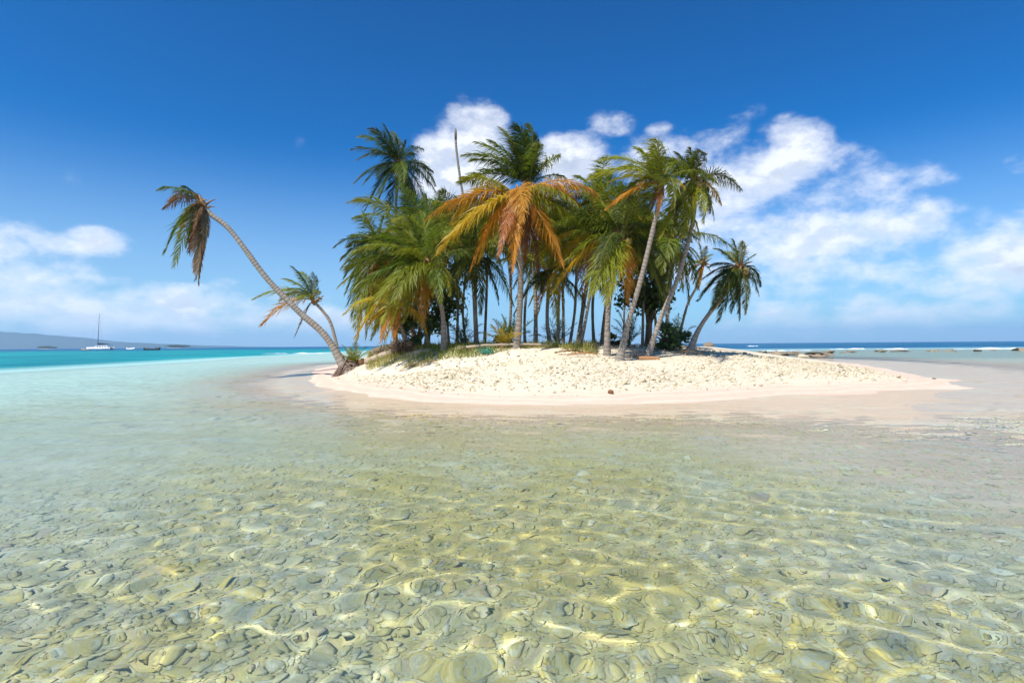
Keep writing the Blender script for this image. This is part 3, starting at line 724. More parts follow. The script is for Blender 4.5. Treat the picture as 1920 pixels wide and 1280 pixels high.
palm('palm with two bright yellow hanging fronds right of the grove centre', [(1138, 650), (1140, 590), (1146, 540), (1166, 448)], 13.0,
     [(1112, 546, -1.1, 'lime', .18, .5, 1.05), (1142, 556, -1.2, 'lime', .12, .5, 1.0), (1066, 440, -.2, 'green', .30, .6), (1058, 492, -.4, 'fresh', .30, .6), (1040, 540, .2, 'yellow', .34, .7), (1080, 400, .4, 'dark', .2, .5), (1120, 370, .3, 'fresh', .1, .4), (1180, 356, .3, 'green', .04, .4),
      (1215, 366, -.2, 'fresh', .12, .5), (1250, 430, -.3, 'dark', .3, .6), (1262, 500, -.5, 'dark', .36, .6), (1240, 540, .1, 'green', .38, .6), (1100, 450, .7, 'dark', .3, .6), (1220, 480, .7, 'dark', .35, .6), (1180, 560, .5, 'orange', .34, .8), (1090, 540, .6, 'brown', .34, .8)],
     n=9, flen=1.6, pal=('green', 'dark'), r=(.085, .062), nuts=5, wind=.2, npair=62)
palm('tall pale curved palm trunk right of centre with windswept yellow-green crown', [(1160, 655), (1178, 606), (1200, 530), (1220, 450), (1234, 385), (1240, 348)], 12.3,
     [(1196, 272, .2, 'lime', .12, .4), (1228, 266, -.2, 'fresh', .06, .4), (1150, 338, -.2, 'lime', .24, .5), (1166, 310, .4, 'lime', .2, .5), (1146, 388, -.3, 'orange', .24, .8), (1215, 280, .5, 'fresh', .1, .4), (1288, 350, -.4, 'yellow', .42, .8), (1240, 400, -.4, 'rust', .3, .9, .7), (1180, 350, .6, 'fresh', .28, .5), (1222, 402, .3, 'brown', .24, .9, .7),
      (1205, 300, -.5, 'lime', .14, .4), (1270, 300, .4, 'fresh', .2, .6)],
     n=9, flen=1.35, pal=('fresh', 'lime', 'green'), r=(.078, .052), flare=.15, wind=.75, npair=58)
palm('tall right palm leaning right with yellow fronds hanging beside its trunk', [(1212, 655), (1240, 594), (1268, 530), (1288, 465), (1302, 400), (1304, 346)], 13.0,
     [(1296, 274, 0, 'green', .05, .4), (1270, 282, .3, 'dark', .12, .4), (1250, 290, -.3, 'fresh', .15, .4), (1308, 282, -.3, 'fresh', .04, .5), (1344, 404, -.2, 'lime', .42, .7), (1356, 378, .3, 'yellow', .34, .8), (1326, 412, -.5, 'lime', .36, .7), (1244, 440, -.6, 'lime', .22, .6), (1292, 436, -.7, 'lime', .16, .6), (1268, 420, .3, 'dark', .26, .8), (1246, 330, .4, 'dark', .25, .6),
      (1336, 395, .5, 'dark', .36, .7), (1285, 440, .4, 'dark', .2, .8)],
     n=8, flen=1.15, pal=('dark', 'fresh'), r=(.075, .05), flare=.14, wind=.65, nuts=4, npair=58)
palm('half hidden palm behind the two tall right trunks', [(1240, 645), (1252, 590), (1262, 462)], 16.0,
     [(1226, 520, -.3, 'green', .35, .6), (1290, 500, 0, 'green', .3, .6), (1300, 450, .2, 'dark', .25, .6), (1280, 540, -.3, 'lime', .34, .7), (1235, 410, .2, 'fresh', .12, .5), (1262, 395, 0, 'lime', .06, .4), (1215, 460, .2, 'dark', .3, .6), (1250, 560, -.2, 'dark', .3, .8), (1295, 560, .3, 'green', .35, .8)],
     n=9, flen=1.7, pal=('green',), r=(.065, .05))
palm('small slim palm leaning right with orange inner fronds, beyond the grove', [(1268, 616), (1288, 575), (1306, 538), (1318, 500)], 18.0,
     [(1312, 452, 0, 'fresh', .06, .4), (1296, 462, .3, 'green', .16, .5), (1284, 516, 0, 'orange', .3, .8), (1290, 490, .3, 'green', .25, .5), (1312, 540, -.2, 'orange', .2, .9, .7), (1334, 508, 0, 'lime', .3, .7), (1336, 476, .3, 'fresh', .2, .5), (1302, 530, .3, 'brown', .25, .9), (1286, 500, -.4, 'fresh', .3, .6), (1326, 460, -.3, 'green', .1, .4)],
     r=(.055, .042), wind=.4, npair=48)
palm('outermost right palm leaning right with dark windblown drooping crown', [(1290, 658), (1308, 622), (1330, 588), (1356, 556), (1386, 506)], 14.0,
     [(1376, 446, 0, 'green', .10, .4), (1396, 450, -.3, 'fresh', .05, .4), (1342, 464, .2, 'green', .2, .4), (1330, 498, 0, 'dark', .2, .5), (1318, 556, -.3, 'dark', .28, .6), (1336, 580, .3, 'green', .32, .6), (1356, 596, -.5, 'dark', .30, .7), (1376, 582, .4, 'dark', .3, .7), (1404, 580, -.4, 'dark', .34, .7), (1426, 548, 0, 'dark', .40, .7),
      (1430, 530, .5, 'dark', .36, .7), (1420, 474, -.1, 'green', .05, .7, .6), (1322, 520, .5, 'dark', .26, .6), (1346, 570, -.7, 'dark', .3, .6), (1390, 590, .1, 'dark', .3, .8), (1360, 470, .5, 'fresh', .15, .4), (1328, 540, .1, 'dark', .28, .6)],
     r=(.075, .05), flare=.2, wind=.65, nuts=6, npair=58)
palm('green palm crown filling the gap right of the orange-fronded palm', [(1082, 645), (1096, 560), (1112, 470), (1124, 385)], 16.2,
     [(1132, 318, 0, 'green', .05, .4), (1110, 326, .3, 'fresh', .1, .4), (1150, 322, .2, 'green', .1, .4), (1170, 345, .3, 'fresh', .2, .5), (1076, 420, 0, 'dark', .3, .6), (1090, 470, -.3, 'dark', .3, .7), (1160, 420, .2, 'green', .3, .6), (1082, 360, .4, 'green', .2, .5)],
     n=10, flen=1.6, pal=('green', 'dark'))
palm('inner grove palm with low yellow fronds over the sunlit trunks', [(1034, 648), (1026, 600), (1030, 520)], 14.6,
     [(1046, 600, -.3, 'yellow', .3, .7), (1060, 560, 0, 'yellow', .3, .6), (1080, 560, .3, 'lime', .3, .6), (1010, 590, .2, 'orange', .34, .8), (1050, 470, .3, 'green', .15, .5), (1000, 520, .3, 'dark', .3, .6)], n=10, flen=1.2, pal=('lime', 'dark'), r=(.06, .05))
# slim palms crowded in the shade of the grove
inner = [('slim trunk rising between the low palm and spreading palm', [(786, 642), (790, 560), (800, 470)], 15.4), ('slanting slim palm left inside the shaded grove', [(808, 642), (786, 580), (770, 510)], 17.0),
         ('shaded slim palm just left of the dark drooping palm', [(856, 642), (858, 560), (850, 450)], 17.5), ('pale slim palm just right of the dark drooping palm', [(908, 642), (912, 560), (915, 455)], 18.5),
         ('slim palm seen just left of the orange-fronded trunk', [(952, 642), (958, 560), (950, 440)], 17.2), ('dark slim palm left of the sunlit middle trunks', [(1046, 642), (1048, 560), (1056, 430)], 18.2),
         ('slim upright palm amid the sunlit middle trunks', [(1056, 648), (1056, 570), (1052, 470)], 16.0), ('pale slim palm leaning right amid the middle trunks', [(1066, 648), (1078, 580), (1082, 480)], 15.4),
         ('thick-footed pale palm leaning right in the grove middle', [(1086, 652), (1100, 590), (1112, 510), (1112, 450)], 14.0), ('dark slim palm behind the thick-footed pale palm', [(1114, 645), (1112, 560), (1130, 450)], 18.0),
         ('dark palm trunk just left of the tall curved trunk', [(1128, 650), (1134, 590), (1150, 500), (1160, 420)], 15.5), ('shaded slim palm between the two tall right trunks', [(1205, 648), (1206, 580), (1210, 450)], 17.0),
         ('leaning dark slim palm under the right-hand crowns', [(1225, 648), (1228, 590), (1195, 470)], 18.0), ('far slim palm at the back of the grove left', [(842, 640), (836, 570), (826, 440)], 20.0),
         ('far slim palm at the back of the grove centre', [(984, 640), (986, 560), (1010, 420)], 20.5), ('far slim palm at the back of the grove right', [(1170, 640), (1172, 560), (1190, 430)], 20.5),
         ('thin crooked palm beside the pole foot', [(876, 640), (868, 580), (880, 440)], 19.0), ('short thin palm near the grove left edge', [(742, 642), (748, 570), (770, 450)], 18.5)]
for i, (lab, tr, Y) in enumerate(inner):
    palm(lab, tr, Y, (), 18, rng.uniform(1.55, 2.0), (('green', 'fresh', 'dark'), ('green', 'fresh', 'lime'), ('dark', 'green', 'yellow'))[i % 3], (rng.uniform(.045, .07), .042), wind=.25, dead=i % 3, npair=48, group='slim palms inside the grove')

def sprout(label, px, py, Y, n, L, pal, name='young_palm', lean=0.0, el=(80, 15)):
    w = P(px, py, Y); z = hz(w.x, w.y); root = thing(name, label, 'young palm', (w.x, w.y, z - .03))
    a = Acc(); a.tube([(0, 0, 0), (0, 0, .12), (0, 0, .2)], [.06, .05, .02], 7); link('stem', a.mesh('stem'), M['sheath'], root)
    for i in range(n):
        q = i / n; e = math.radians(el[0] + (el[1] - el[0]) * q); az = i * 2.4 + .4; l = L * rng.uniform(.8, 1.1)
        tip = np.array((math.cos(e) * math.cos(az) * l + lean * l, math.cos(e) * math.sin(az) * l, math.sin(e) * l + .12))
        o = link('frond', frond_mesh((0, 0, .1), tip, .14 * math.cos(e) + .05, rng.normal(0, .3), 18, .30, .3, (-.15, 0, 0)), M['frond'], root)
        o.color = (*(np.array(COL[pal[i % len(pal)]]) * rng.uniform(.85, 1.15)), 1)
sprout('small bright green palm sprouting at the foot of the leaning trunk', 664, 655, 15.0, 12, .58, ('lime', 'fresh', 'green'))
sprout('lime yellow young palm in front of the shaded grove centre', 942, 640, 13.4, 12, .62, ('lime', 'yellow', 'lime'))
sprout('young green palm left of the orange-fronded palm foot', 958, 640, 13.9, 10, .75, ('green', 'fresh'))
sprout('dark young palm between the right trunks', 1180, 648, 15.5, 10, .9, ('dark', 'dark', 'green'))
sprout('dark young palm at the left of the sunlit gap', 868, 640, 15.5, 10, .85, ('dark', 'green'))
sprout('thin young palm beside the sea grape bush', 1266, 640, 17.5, 9, 1.0, ('fresh', 'green'))
sprout('young palm low behind the middle trunks', 1045, 640, 19.0, 10, .9, ('dark', 'green', 'fresh'))

# ------------------------------------------------------------------ broadleaf bushes and shade trees
def leaves(center, radii, n, size, hollow=.35, oval=1.25):
    """many small leaves through an uneven volume of clumps"""
    cl = rng.normal(size=(max(6, n // 70), 3)); cl /= np.linalg.norm(cl, axis=1)[:, None]; cl *= (rng.uniform(hollow, 1, len(cl)) ** .6)[:, None]
    cl[:, 2] = np.where(cl[:, 2] < -.6, -cl[:, 2], cl[:, 2])
    p = cl[rng.integers(len(cl), size=n)] + rng.normal(0, .16, (n, 3)); p = p * radii + center
    nrm = rng.normal(size=(n, 3)) + (0, -.3, 1.1); nrm /= np.linalg.norm(nrm, axis=1)[:, None]
    u = np.cross(nrm, rng.normal(size=(n, 3))); u /= np.linalg.norm(u, axis=1)[:, None]; v = np.cross(nrm, u)
    s = (size * rng.uniform(.7, 1.3, n))[:, None]
    V = np.stack([p - u * s * oval, p + v * s * .8 - u * s * .2 + nrm * s * .15, p + u * s * oval, p - v * s * .8 - u * s * .2 + nrm * s * .15], 1).reshape(-1, 3)
    i = np.arange(n)[:, None] * 4
    return V, i + np.array([[0, 1, 2]]), i + np.array([[0, 2, 3]]), np.repeat(rng.random(n), 4)
def bush(name, label, cat, px, Y, height_, rx, n, size, material, trunk_h=.0, ry=None, group=None):
    w = P(px, 640, Y); z = hz(w.x, w.y); root = thing(name, label, cat, (w.x, w.y, z - .03), group)
    ry = ry or rx
    mid = np.array((0, 0, trunk_h + (height_ - trunk_h) * .5)); rad = np.array((rx, ry, (height_ - trunk_h) * .55))
    a = Acc()
    a.tube([(0, 0, 0), (.05, 0, mid[2] * .5), (.02, .03, mid[2])], [.07 * height_ ** .5, .055 * height_ ** .5, .03], 7)
    for k in range(11):
        d = rng.normal(size=3); d /= np.linalg.norm(d); d[2] = abs(d[2]) * .8
        e = mid + d * rad * .85; q = np.array((0, 0, rng.uniform(.15, .8) * mid[2]))
        a.tube([q, (q + e) / 2 + UP * .05, e], [.03, .02, .008], 5)
    link('trunk', a.mesh('trunk'), M['root'], root)
    V, T1, T2, t = leaves(mid, rad, n, size)
    link('crown', mesh_np('crown', V, None, np.concatenate([T1, T2]), False, {'t': t}), material, root)
bush('sea_grape_bush', 'round leafy green bush at the right end of the grove', 'bush', 1250, 14.6, .66, .55, 1100, .045, M['seagrape'])
bush('broadleaf_bush', 'dark green bush low in the grove behind the brush pile', 'bush', 782, 15.0, .85, .42, 900, .04, M['seagrape'])
bush('shade_tree', 'dark broadleaf tree behind the tall curved trunk', 'tree', 1215, 17.5, 2.7, .95, 2600, .06, M['darkleaf'], 1.0)
bush('shade_tree', 'dark broadleaf tree behind the spreading palm', 'tree', 800, 18.2, 2.5, 1.1, 3000, .06, M['darkleaf'], .4)
bush('lime_shrub', 'yellow lime leafy shrub before the dark grove centre', 'bush', 936, 13.8, .38, .26, 170, .05, M['limeleaf'])
bush('low_shrub', 'dark shrub at the foot of the tall curved trunk', 'bush', 1148, 16.0, .35, .4, 380, .045, M['seagrape'])

# ------------------------------------------------------------------ grass, litter and driftwood on the berm
n = 42000
x = rng.uniform(-5, 2.6, n); y = rng.uniform(12.2, 17, n); d = sdist(x, y)
g = wob(x, y, 1.8, 41) + .6 * wob(x, y, 5, 42)
px_ = 960 + x / y * F_PX
keep = (g > -.25 + .35 * sstep(x, .2, 2.6)) & (y > 13.0 + .35 * wob(x, y, 2.4, 44) + 1.2 * sstep(-x, 2.0, 4)) & (px_ > 690) & (px_ < 1120)
x, y = x[keep], y[keep]; m_ = len(x); z = height(x, y)
L = rng.gamma(5, .020, m_) * (1 + .9 * np.clip(g[keep], 0, 1)); a = rng.uniform(0, 6.28, m_); lean = rng.uniform(.1, .8, m_)
u = np.stack([np.cos(a), np.sin(a), 0 * a], 1); s_ = np.stack([-np.sin(a), np.cos(a), 0 * a], 1) * .006
p = np.stack([x, y, z - .01], 1); mdl = p + u * (L * lean * .35)[:, None] + UP * (L * .62)[:, None]; e = p + u * (L * lean)[:, None] + UP * (L * .95)[:, None]
V = np.stack([p - s_, p + s_, mdl + s_ * .8, mdl - s_ * .8, e], 1).reshape(-1, 3); i = np.arange(m_)[:, None] * 5
dryness = np.clip(.35 + .5 * wob(x, y, 1.1, 47) + rng.normal(0, .25, m_), 0, 1)
o = link('grass', mesh_np('grass', V, i + np.array([[0, 1, 2, 3]]), i + np.array([[3, 2, 4]]), False, {'t': np.repeat(dryness, 5)}), M['grass'], kind='stuff')
o['label'] = 'low green and straw coloured grass along the berm'; o['category'] = 'grass'
# dry leaf litter and twigs
acc = Acc()
for _ in range(1500):
    X = rng.uniform(-4.2, 5.2); Yy = rng.uniform(12.4, 17.5)
    if sdist(np.array([X]), np.array([Yy]))[0] < 4.1 + .8 * rng.random(): continue
    a_ = rng.uniform(0, 6.28); l = rng.gamma(3, .06); z0 = hz(X, Yy)
    q = np.array((X, Yy, z0 + .012)); e = q + np.array((math.cos(a_) * l, math.sin(a_) * l, rng.uniform(0, .25) * l)); m0 = (q + e) / 2 + UP * .02 + rng.normal(0, .02, 3)
    acc.tube([q, m0, e], [.006, .008, .003], 3, False, rng.random())
o = link('leaf_litter', acc.mesh('leaf_litter'), M['straw'], kind='stuff'); o['label'] = 'dry twigs and palm litter on the ground under the trees'; o['category'] = 'litter'

def log_mesh(p0, p1, r0, r1, bend=.0, seg=14):
    p0 = np.array(p0, float); p1 = np.array(p1, float); s = np.linspace(0, 1, seg)
    c = p0 + np.outer(s, p1 - p0) + np.outer(np.sin(s * math.pi) * bend, UP) + rng.normal(0, .004, (seg, 3))
    a = Acc(); a.tube(c, r0 + (r1 - r0) * s, 9, True, s * 6, .03); return a
# fallen palm with its root ball
p0, p1 = P(686, 668, 14.6), P(738, 668, 14.3)
p0.z = hz(p0.x, p0.y) + .07; p1.z = hz(p1.x, p1.y) + .09
root = thing('fallen_palm_log', 'fallen pale palm log lying beside the leaning trunk', 'log', (p0.x, p0.y, hz(p0.x, p0.y)))
base = np.array(root.location)
link('log', log_mesh(np.array(p0) - base, np.array(p1) - base, .085, .10).mesh('log'), M['driftwood'], root)
acc = Acc(); cen = np.array((p1.x + .22, p1.y - .02, p1.z + .05))
def root_tuft(acc, cen, n, rad, flat=.75):
    for _ in range(n):
        d = rng.normal(size=3); d[2] = abs(d[2]) * .9 - .15; d /= np.linalg.norm(d)
        l = rad * rng.uniform(.7, 1.15); e = cen + d * l * (1, 1, flat); e[2] = max(e[2], hz(e[0], e[1]) - .01)
        acc.tube([cen + d * .05, cen + d * l * .55 + rng.normal(0, .03, 3), e + rng.normal(0, .03, 3)], [.014, .011, .004], 4, False, rng.random())
root_tuft(acc, cen, 420, .36)
tag(link('root_ball', acc.mesh('root_ball'), M['root']), 'tangled brown ball of dry roots on the sand', 'roots')
acc = Acc(); root_tuft(acc, np.array((p0.x + .35, p0.y + .35, hz(p0.x + .35, p0.y + .35) + .05)), 160, .34, .4)
tag(link('brushwood', acc.mesh('brushwood'), M['driftwood']), 'low heap of dry sticks behind the fallen log', 'sticks')
# roots at the foot of the leaning palm
q = PALMS[0]; acc = Acc()
for _ in range(260):
    a_ = rng.uniform(0, 6.28); l = rng.uniform(.2, .44); q0 = np.array((0, 0, rng.uniform(.02, .34))) + rng.normal(0, .05, 3) - np.array((q0x := .25 * rng.random(), 0, 0)) * .3
    e = np.array((math.cos(a_) * l, math.sin(a_) * l, -.02)); wx_ = e + np.array(q.location); e[2] = hz(wx_[0], wx_[1]) - q.location.z - .01
    acc.tube([q0, q0 * .45 + e * .55 + UP * .05, e], [.026, .018, .008], 4, False, rng.random())
link('roots', acc.mesh('roots'), M['root'], q)
o = log_mesh((0, 0, 0), (1.9, .1, .05), .035, .022, .03); w = P(874, 644, 13.2)
o = link('driftwood_log', o.mesh('driftwood_log'), M['driftwood']); o.location = (w.x, w.y, hz(w.x, w.y) + .14); tag(o, 'long thin grey driftwood pole lying on the berm grass', 'driftwood')
def husk(label, px, py, Y, s, name='coconut', m_='brownhusk', cat='coconut', sc_=(1, 1, 1)):
    w = P(px, py, Y); Vc, Tc = cobble(2, rng); Vc = ICO[2][0] * (1 + .05 * rng.normal(size=(len(ICO[2][0]), 1))) if name == 'coconut' else Vc
    o = link(name, mesh_np(name, Vc * s * np.array(sc_), None, ICO[2][1], True), M[m_]); o.location = (w.x, w.y, hz(w.x, w.y) + s * sc_[2] * .6)
    o.rotation_euler = (0, 0, rng.uniform(0, 3)); tag(o, label, cat)
husk('brown coconut lying alone on the smooth lower beach', 1145, 734, 8.75, .045, sc_=(1.15, .9, .85))
husk('reddish brown coconut beside the young palm at the leaning trunk', 679, 655, 14.85, .10)
husk('small pale rock standing in the shallows beyond the spit', 1507, 664, 24, .22, 'rock', 'beachstone', 'rock', (1.6, .9, .6))
husk('dark stump of rock on the reef edge right of the outer palm', 1329, 658, 26, .2, 'rock', 'reefrock', 'rock', (1.4, 1, .8))
husk('grey stone lying near the tip of the sand spit', 1752, 700, 12.9, .04, 'rock', 'reefrock', 'rock', (1.5, 1, .6))
husk('dark stone on the middle of the right-hand spit', 1577, 686, 13.6, .045, 'rock', 'reefrock', 'rock', (1.5, 1, .6))
a = Acc(); a.box((-.24, -.07, -.03), (.24, .07, .03)); o = link('plank', a.mesh('plank', False), M['plank']); w = P(1216, 658, 12.6); o.location = (w.x, w.y, hz(w.x, w.y) + .035); o.rotation_euler = (.1, .03, .2)
tag(o, 'short orange brown plank on the sand before the grove', 'plank')
bv = o.modifiers.new('bevel', 'BEVEL'); bv.width = .012; bv.segments = 2
for k, (px, py, Y, nn, rr, lab) in enumerate(((1192, 652, 12.9, 26, .26, 'pale branching driftwood twigs under the tall curved trunk'), (1105, 648, 13.6, 30, .24, 'dry brown twig heap at the thick-footed palm'), (868, 650, 13.4, 40, .22, 'dry frond scraps on the berm below the dark drooping palm'))):
    w = P(px, py, Y); acc = Acc(); root_tuft(acc, np.array((w.x, w.y, hz(w.x, w.y) + .02)), nn, rr, .5)
    tag(link('driftwood_twigs', acc.mesh('driftwood_twigs'), M['driftwood']), lab, 'twigs')
for px, py, Y, a_, L_, c_, lab in ((820, 655, 12.9, 2.9, .9, 'grey', 'dry grey fallen frond lying below the spreading palm'), (1040, 655, 12.7, .4, .8, 'brown', 'brown fallen frond on the sand right of the orange-fronded palm'), (1120, 657, 12.6, 3.4, .7, 'rust', 'reddish fallen frond in front of the thick-footed palm'), (1265, 662, 13.4, .2, .8, 'grey', 'grey fallen frond by the outermost right palm foot')):
    w = P(px, py, Y); z0 = hz(w.x, w.y); e = np.array((math.cos(a_) * L_, math.sin(a_) * L_, 0)); e[2] = hz(w.x + e[0], w.y + e[1]) - z0 + .03
    o = link('fallen_frond', frond_mesh((0, 0, .05), e, .06, 0, 26, .24, .15, (0, 0, 0), .8), M['frond']); o.location = (w.x, w.y, z0 + .02); o.color = (*COL[c_], 1); tag(o, lab, 'fallen frond')
# a scrap of washed up green net
m, b, out = mat('teal_net'); principled(b, out, (.05, .30, .24, 1), .7); M['net'] = m
acc = Acc(); w = P(912, 648, 13.0)
for _ in range(70):
    q = rng.normal(0, (.09, .06, .03), 3); q[2] = abs(q[2]); e = q + rng.normal(0, .07, 3); e[2] = abs(e[2])
    acc.tube([q, (q + e) / 2 + UP * .02, e], .007, 3, False)
o = link('fishing_net', acc.mesh('fishing_net'), M['net']); o.location = (w.x, w.y, hz(w.x, w.y) + .01); tag(o, 'small tangled scrap of teal green net on the sand', 'net')

# ------------------------------------------------------------------ reef rocks and breaking waves offshore
rk = []
for i in range(6):
    Vc, Tc = cobble(2, rng); rk.append(mesh_np('reef_rock', Vc * (1, .8, .55), None, Tc, True)); rk[-1].materials.append(M['reefrock'])
reef = bpy.data.objects.new('reef_edge', None); C.objects.link(reef); reef.location = (14, 40, 0)
tag(reef, 'long low broken line of brown reef rocks at the surface right of the island', 'reef')
for i in range(120):
    px = rng.uniform(1330, 1560) if i < 95 else rng.uniform(1560, 1990)
    Y = rng.normal(40, 2.5) if i < 95 else rng.normal(50, 2.0)
    w = P(px, 655, Y); o = bpy.data.objects.new('rock', rk[i % 6]); C.objects.link(o); o.parent = reef
    s = min(.42, rng.gamma(3, .075) + .08)
    o.location = (w.x - 14, w.y - 40, -.04 + s * .2); o.scale = (s * 1.7, s, s * .62); o.rotation_euler = (rng.normal(0, .2), rng.normal(0, .2), rng.uniform(0, 6.28))
m, b, out = mat('sea_foam')
pos = b.new('ShaderNodeNewGeometry').outputs['Position']
principled(b, out, (.82, .86, .88, 1), .9, .2, b.noise(pos, 6, 4, .7), .1)
M['foam'] = m
def breaker(label, px0, px1, py, Y, h, w_):
    h *= .62
    a_, b_ = P(px0, py, Y), P(px1, py, Y); n = max(14, int((b_.x - a_.x) / .45)); V = []; Qs = []
    ph = rng.uniform(0, 6, 3)
    for i in range(n):
        s = i / (n - 1); X = a_.x + (b_.x - a_.x) * s; env = math.sin(math.pi * s) ** .5 * (.55 + .45 * math.sin(s * 17 + ph[0]) * math.sin(s * 7 + ph[1]))
        yy = Y + .8 * math.sin(s * 5 + ph[2])
        for k in range(7):
            t = k / 6; hh = h * env * math.sin(math.pi * min(1, t * 1.15)) ** 1.5 * (1 + .25 * rng.normal())
            V.append((X, yy + (t - .5) * w_ * (.4 + .6 * env), -.02 + max(0, hh) + rng.normal(0, .01)))
    for i in range(n - 1):
        for k in range(6): j = i * 7 + k; Qs.append((j, j + 7, j + 8, j + 1))
    tag(link('breaking_wave', mesh_np('breaking_wave', np.array(V), np.array(Qs), None, True), M['foam']), label, 'wave')
breaker('long white breaking wave farthest right on the reef', 1780, 1990, 655, 62, .30, 2.2)
breaker('small white breaker between reef rocks and long right breaker', 1650, 1702, 654, 66, .28, 2)
breaker('white surf directly behind the reef rocks', 1420, 1530, 653, 60, .26, 2)
breaker('little white wave crest just right of the reef rocks', 1560, 1625, 653, 72, .28, 2)
breaker('thin white surf line beyond the leaning palm foot', 480, 640, 655, 70, .18, 2.0)
breaker('distant whitecap far out on the blue water', 1400, 1424, 648, 150, .4, 3)

# ------------------------------------------------------------------ boats
M['gelcoat'] = plain('white_gelcoat', (.80, .80, .78), .3, .04, 3, .5, False)
M['boatdark'] = plain('dark_window', (.02, .025, .03), .15, .1, 3, .5, False)
M['navy'] = plain('navy_canvas', (.012, .016, .05), .8, .2, 3, .2, False)
M['alu'] = plain('mast_metal', (.20, .21, .23), .4, .1, 3, .5, False)
M['boatwood'] = plain('dark_boat_hull', (.03, .03, .035), .6, .4, 3, .3, False)
def hull(acc, L, B, H, cy, rake=.16, n=16):
    secs = []
    for i in range(n):
        s = i / (n - 1); x_ = (s - .5) * L; wdt = B * (1 - abs(2 * s - 1) ** 3.2) ** .7 * .5 + .02; kz = -.35 * math.sin(math.pi * min(1, s * 1.02)) - .02; sheer = H * (1 + .25 * (2 * s - 1) ** 2)
        secs.append([(x_ - rake * (s < .5) * 0, cy - wdt, sheer), (x_, cy - wdt * .85, .25), (x_, cy, kz), (x_, cy + wdt * .85, .25), (x_, cy + wdt, sheer), (x_, cy, sheer + .04)])
    V = np.array(secs).reshape(-1, 3); k = 6; Qs = []
    for i in range(n - 1):
        for j in range(k): Qs.append((i * k + j, (i + 1) * k + j, (i + 1) * k + (j + 1) % k, i * k + (j + 1) % k))
    acc.add(V, Qs)
def catamaran():
    Y = 290.0; w = P(188, 650, Y); root = thing('sailing_catamaran', 'white sailing catamaran with tall bare mast anchored off the hills', 'sailboat', (w.x, Y, 0)); root.rotation_euler = (0, 0, math.radians(12)); root.scale = (.82, .82, .82)
    for cy in (-2.6, 2.6):
        a = Acc(); hull(a, 13, 1.5, 1.35, cy); link('hull', a.mesh('hull'), M['gelcoat'], root)
    a = Acc(); a.box((-3.2, -2.6, .95), (5.4, 2.6, 1.4)); link('bridge_deck', a.mesh('bridge_deck', False), M['gelcoat'], root)
    a = Acc()
    prof = [(-3.4, 1.4), (-1.6, 2.55), (3.2, 2.75), (4.6, 2.65), (4.7, 1.4)]
    V = [(x_, y_, z_) for y_ in (-1.9, 1.9) for x_, z_ in prof]; a.add(V, [(i, i + 1, i + 6, i + 5) for i in range(4)], [(0, 2, 1), (0, 3, 2), (0, 4, 3), (5, 6, 7), (5, 7, 8), (5, 8, 9)])
    cab = link('cabin', a.mesh('cabin', False), M['gelcoat'], root)
    for x0 in (-1.3, .1, 1.5, 2.9):
        for y_ in (-1.92, 1.92):
            a = Acc(); a.box((x0, y_ - .02, 1.75), (x0 + 1.0, y_ + .02, 2.25)); link('window', a.mesh('window', False), M['boatdark'], cab)
    a = Acc(); a.tube([(-1.4, 0, 2.4), (-1.0, 0, 12), (-.4, 0, 22.8)], [.24, .2, .12], 8); mast = link('mast', a.mesh('mast'), M['alu'], root)
    a = Acc()
    for z_ in (9, 15): a.tube([(-1.1, -1.0, z_), (-.95, 0, z_ + .1), (-1.1, 1.0, z_)], .05, 5)
    link('spreaders', a.mesh('spreaders'), M['alu'], mast)
    a = Acc(); a.tube([(-1.5, 0, 3.75), (2, 0, 3.55), (5.0, 0, 3.35)], [.5, .38, .12], 8); bm_ = link('furled_sail', a.mesh('furled_sail'), M['navy'], root)
    a = Acc(); a.tube([(-1.5, 0, 3.25), (7.0, 0, 3.2)], .09, 6); link('boom', a.mesh('boom'), M['alu'], root)
    for q, e in (((-.45, 0, 22.0), (-6.3, 0, 1.5)), ((-.45, 0, 21.6), (0, -2.9, 1.4)), ((-.45, 0, 21.6), (0, 2.9, 1.4))):
        a = Acc(); a.tube([q, (np.array(q) + e) / 2, e], .025, 4); link('stay', a.mesh('stay'), M['alu'], root)
    a = Acc(); a.box((5.6, -2.2, 1.5), (6.3, 2.2, 1.62)); a.box((5.9, -2.1, .9), (6.0, -2.0, 1.5)); a.box((5.9, 2.0, .9), (6.0, 2.1, 1.5)); link('davit', a.mesh('davit', False), M['boatdark'], root)
catamaran()
def small_boat(name, label, px, Y, L, B, H, m_, yaw=0, rise=.0):
    w = P(px, 650, Y); root = thing(name, label, 'boat', (w.x, Y, rise)); root.rotation_euler = (0, 0, yaw)
    a = Acc(); n = 14; k = 0; V = []
    for i in range(n):
        s = i / (n - 1); x_ = (s - .5) * L; wd = B * .5 * (1 - abs(2 * s - 1) ** 2.6) ** .8 + .03; up = H * (1 + .7 * (2 * s - 1) ** 4)
        V += [(x_, -wd, up), (x_, -wd * .7, -.08), (x_, wd * .7, -.08), (x_, wd, up), (x_, wd - .06, up), (x_, wd * .6, .10), (x_, -wd * .6, .10), (x_, -wd + .06, up)]
    Qs = [(i * 8 + j, (i + 1) * 8 + j, (i + 1) * 8 + (j + 1) % 8, i * 8 + (j + 1) % 8) for i in range(n - 1) for j in range(8)]
    a.add(V, Qs); link('hull', a.mesh('hull'), M[m_], root)
    for x_ in (-.22 * L, .05 * L, .28 * L):
        a = Acc(); a.box((x_ - .14, -B * .36, H * .62), (x_ + .14, B * .36, H * .70)); link('bench', a.mesh('bench', False), M['driftwood'], root)
    return root, w
canoe, cw_ = small_boat('motor_canoe', 'dark open boat carrying two people near the catamaran', 284, 205, 5.8, 1.35, .62, 'boatwood')
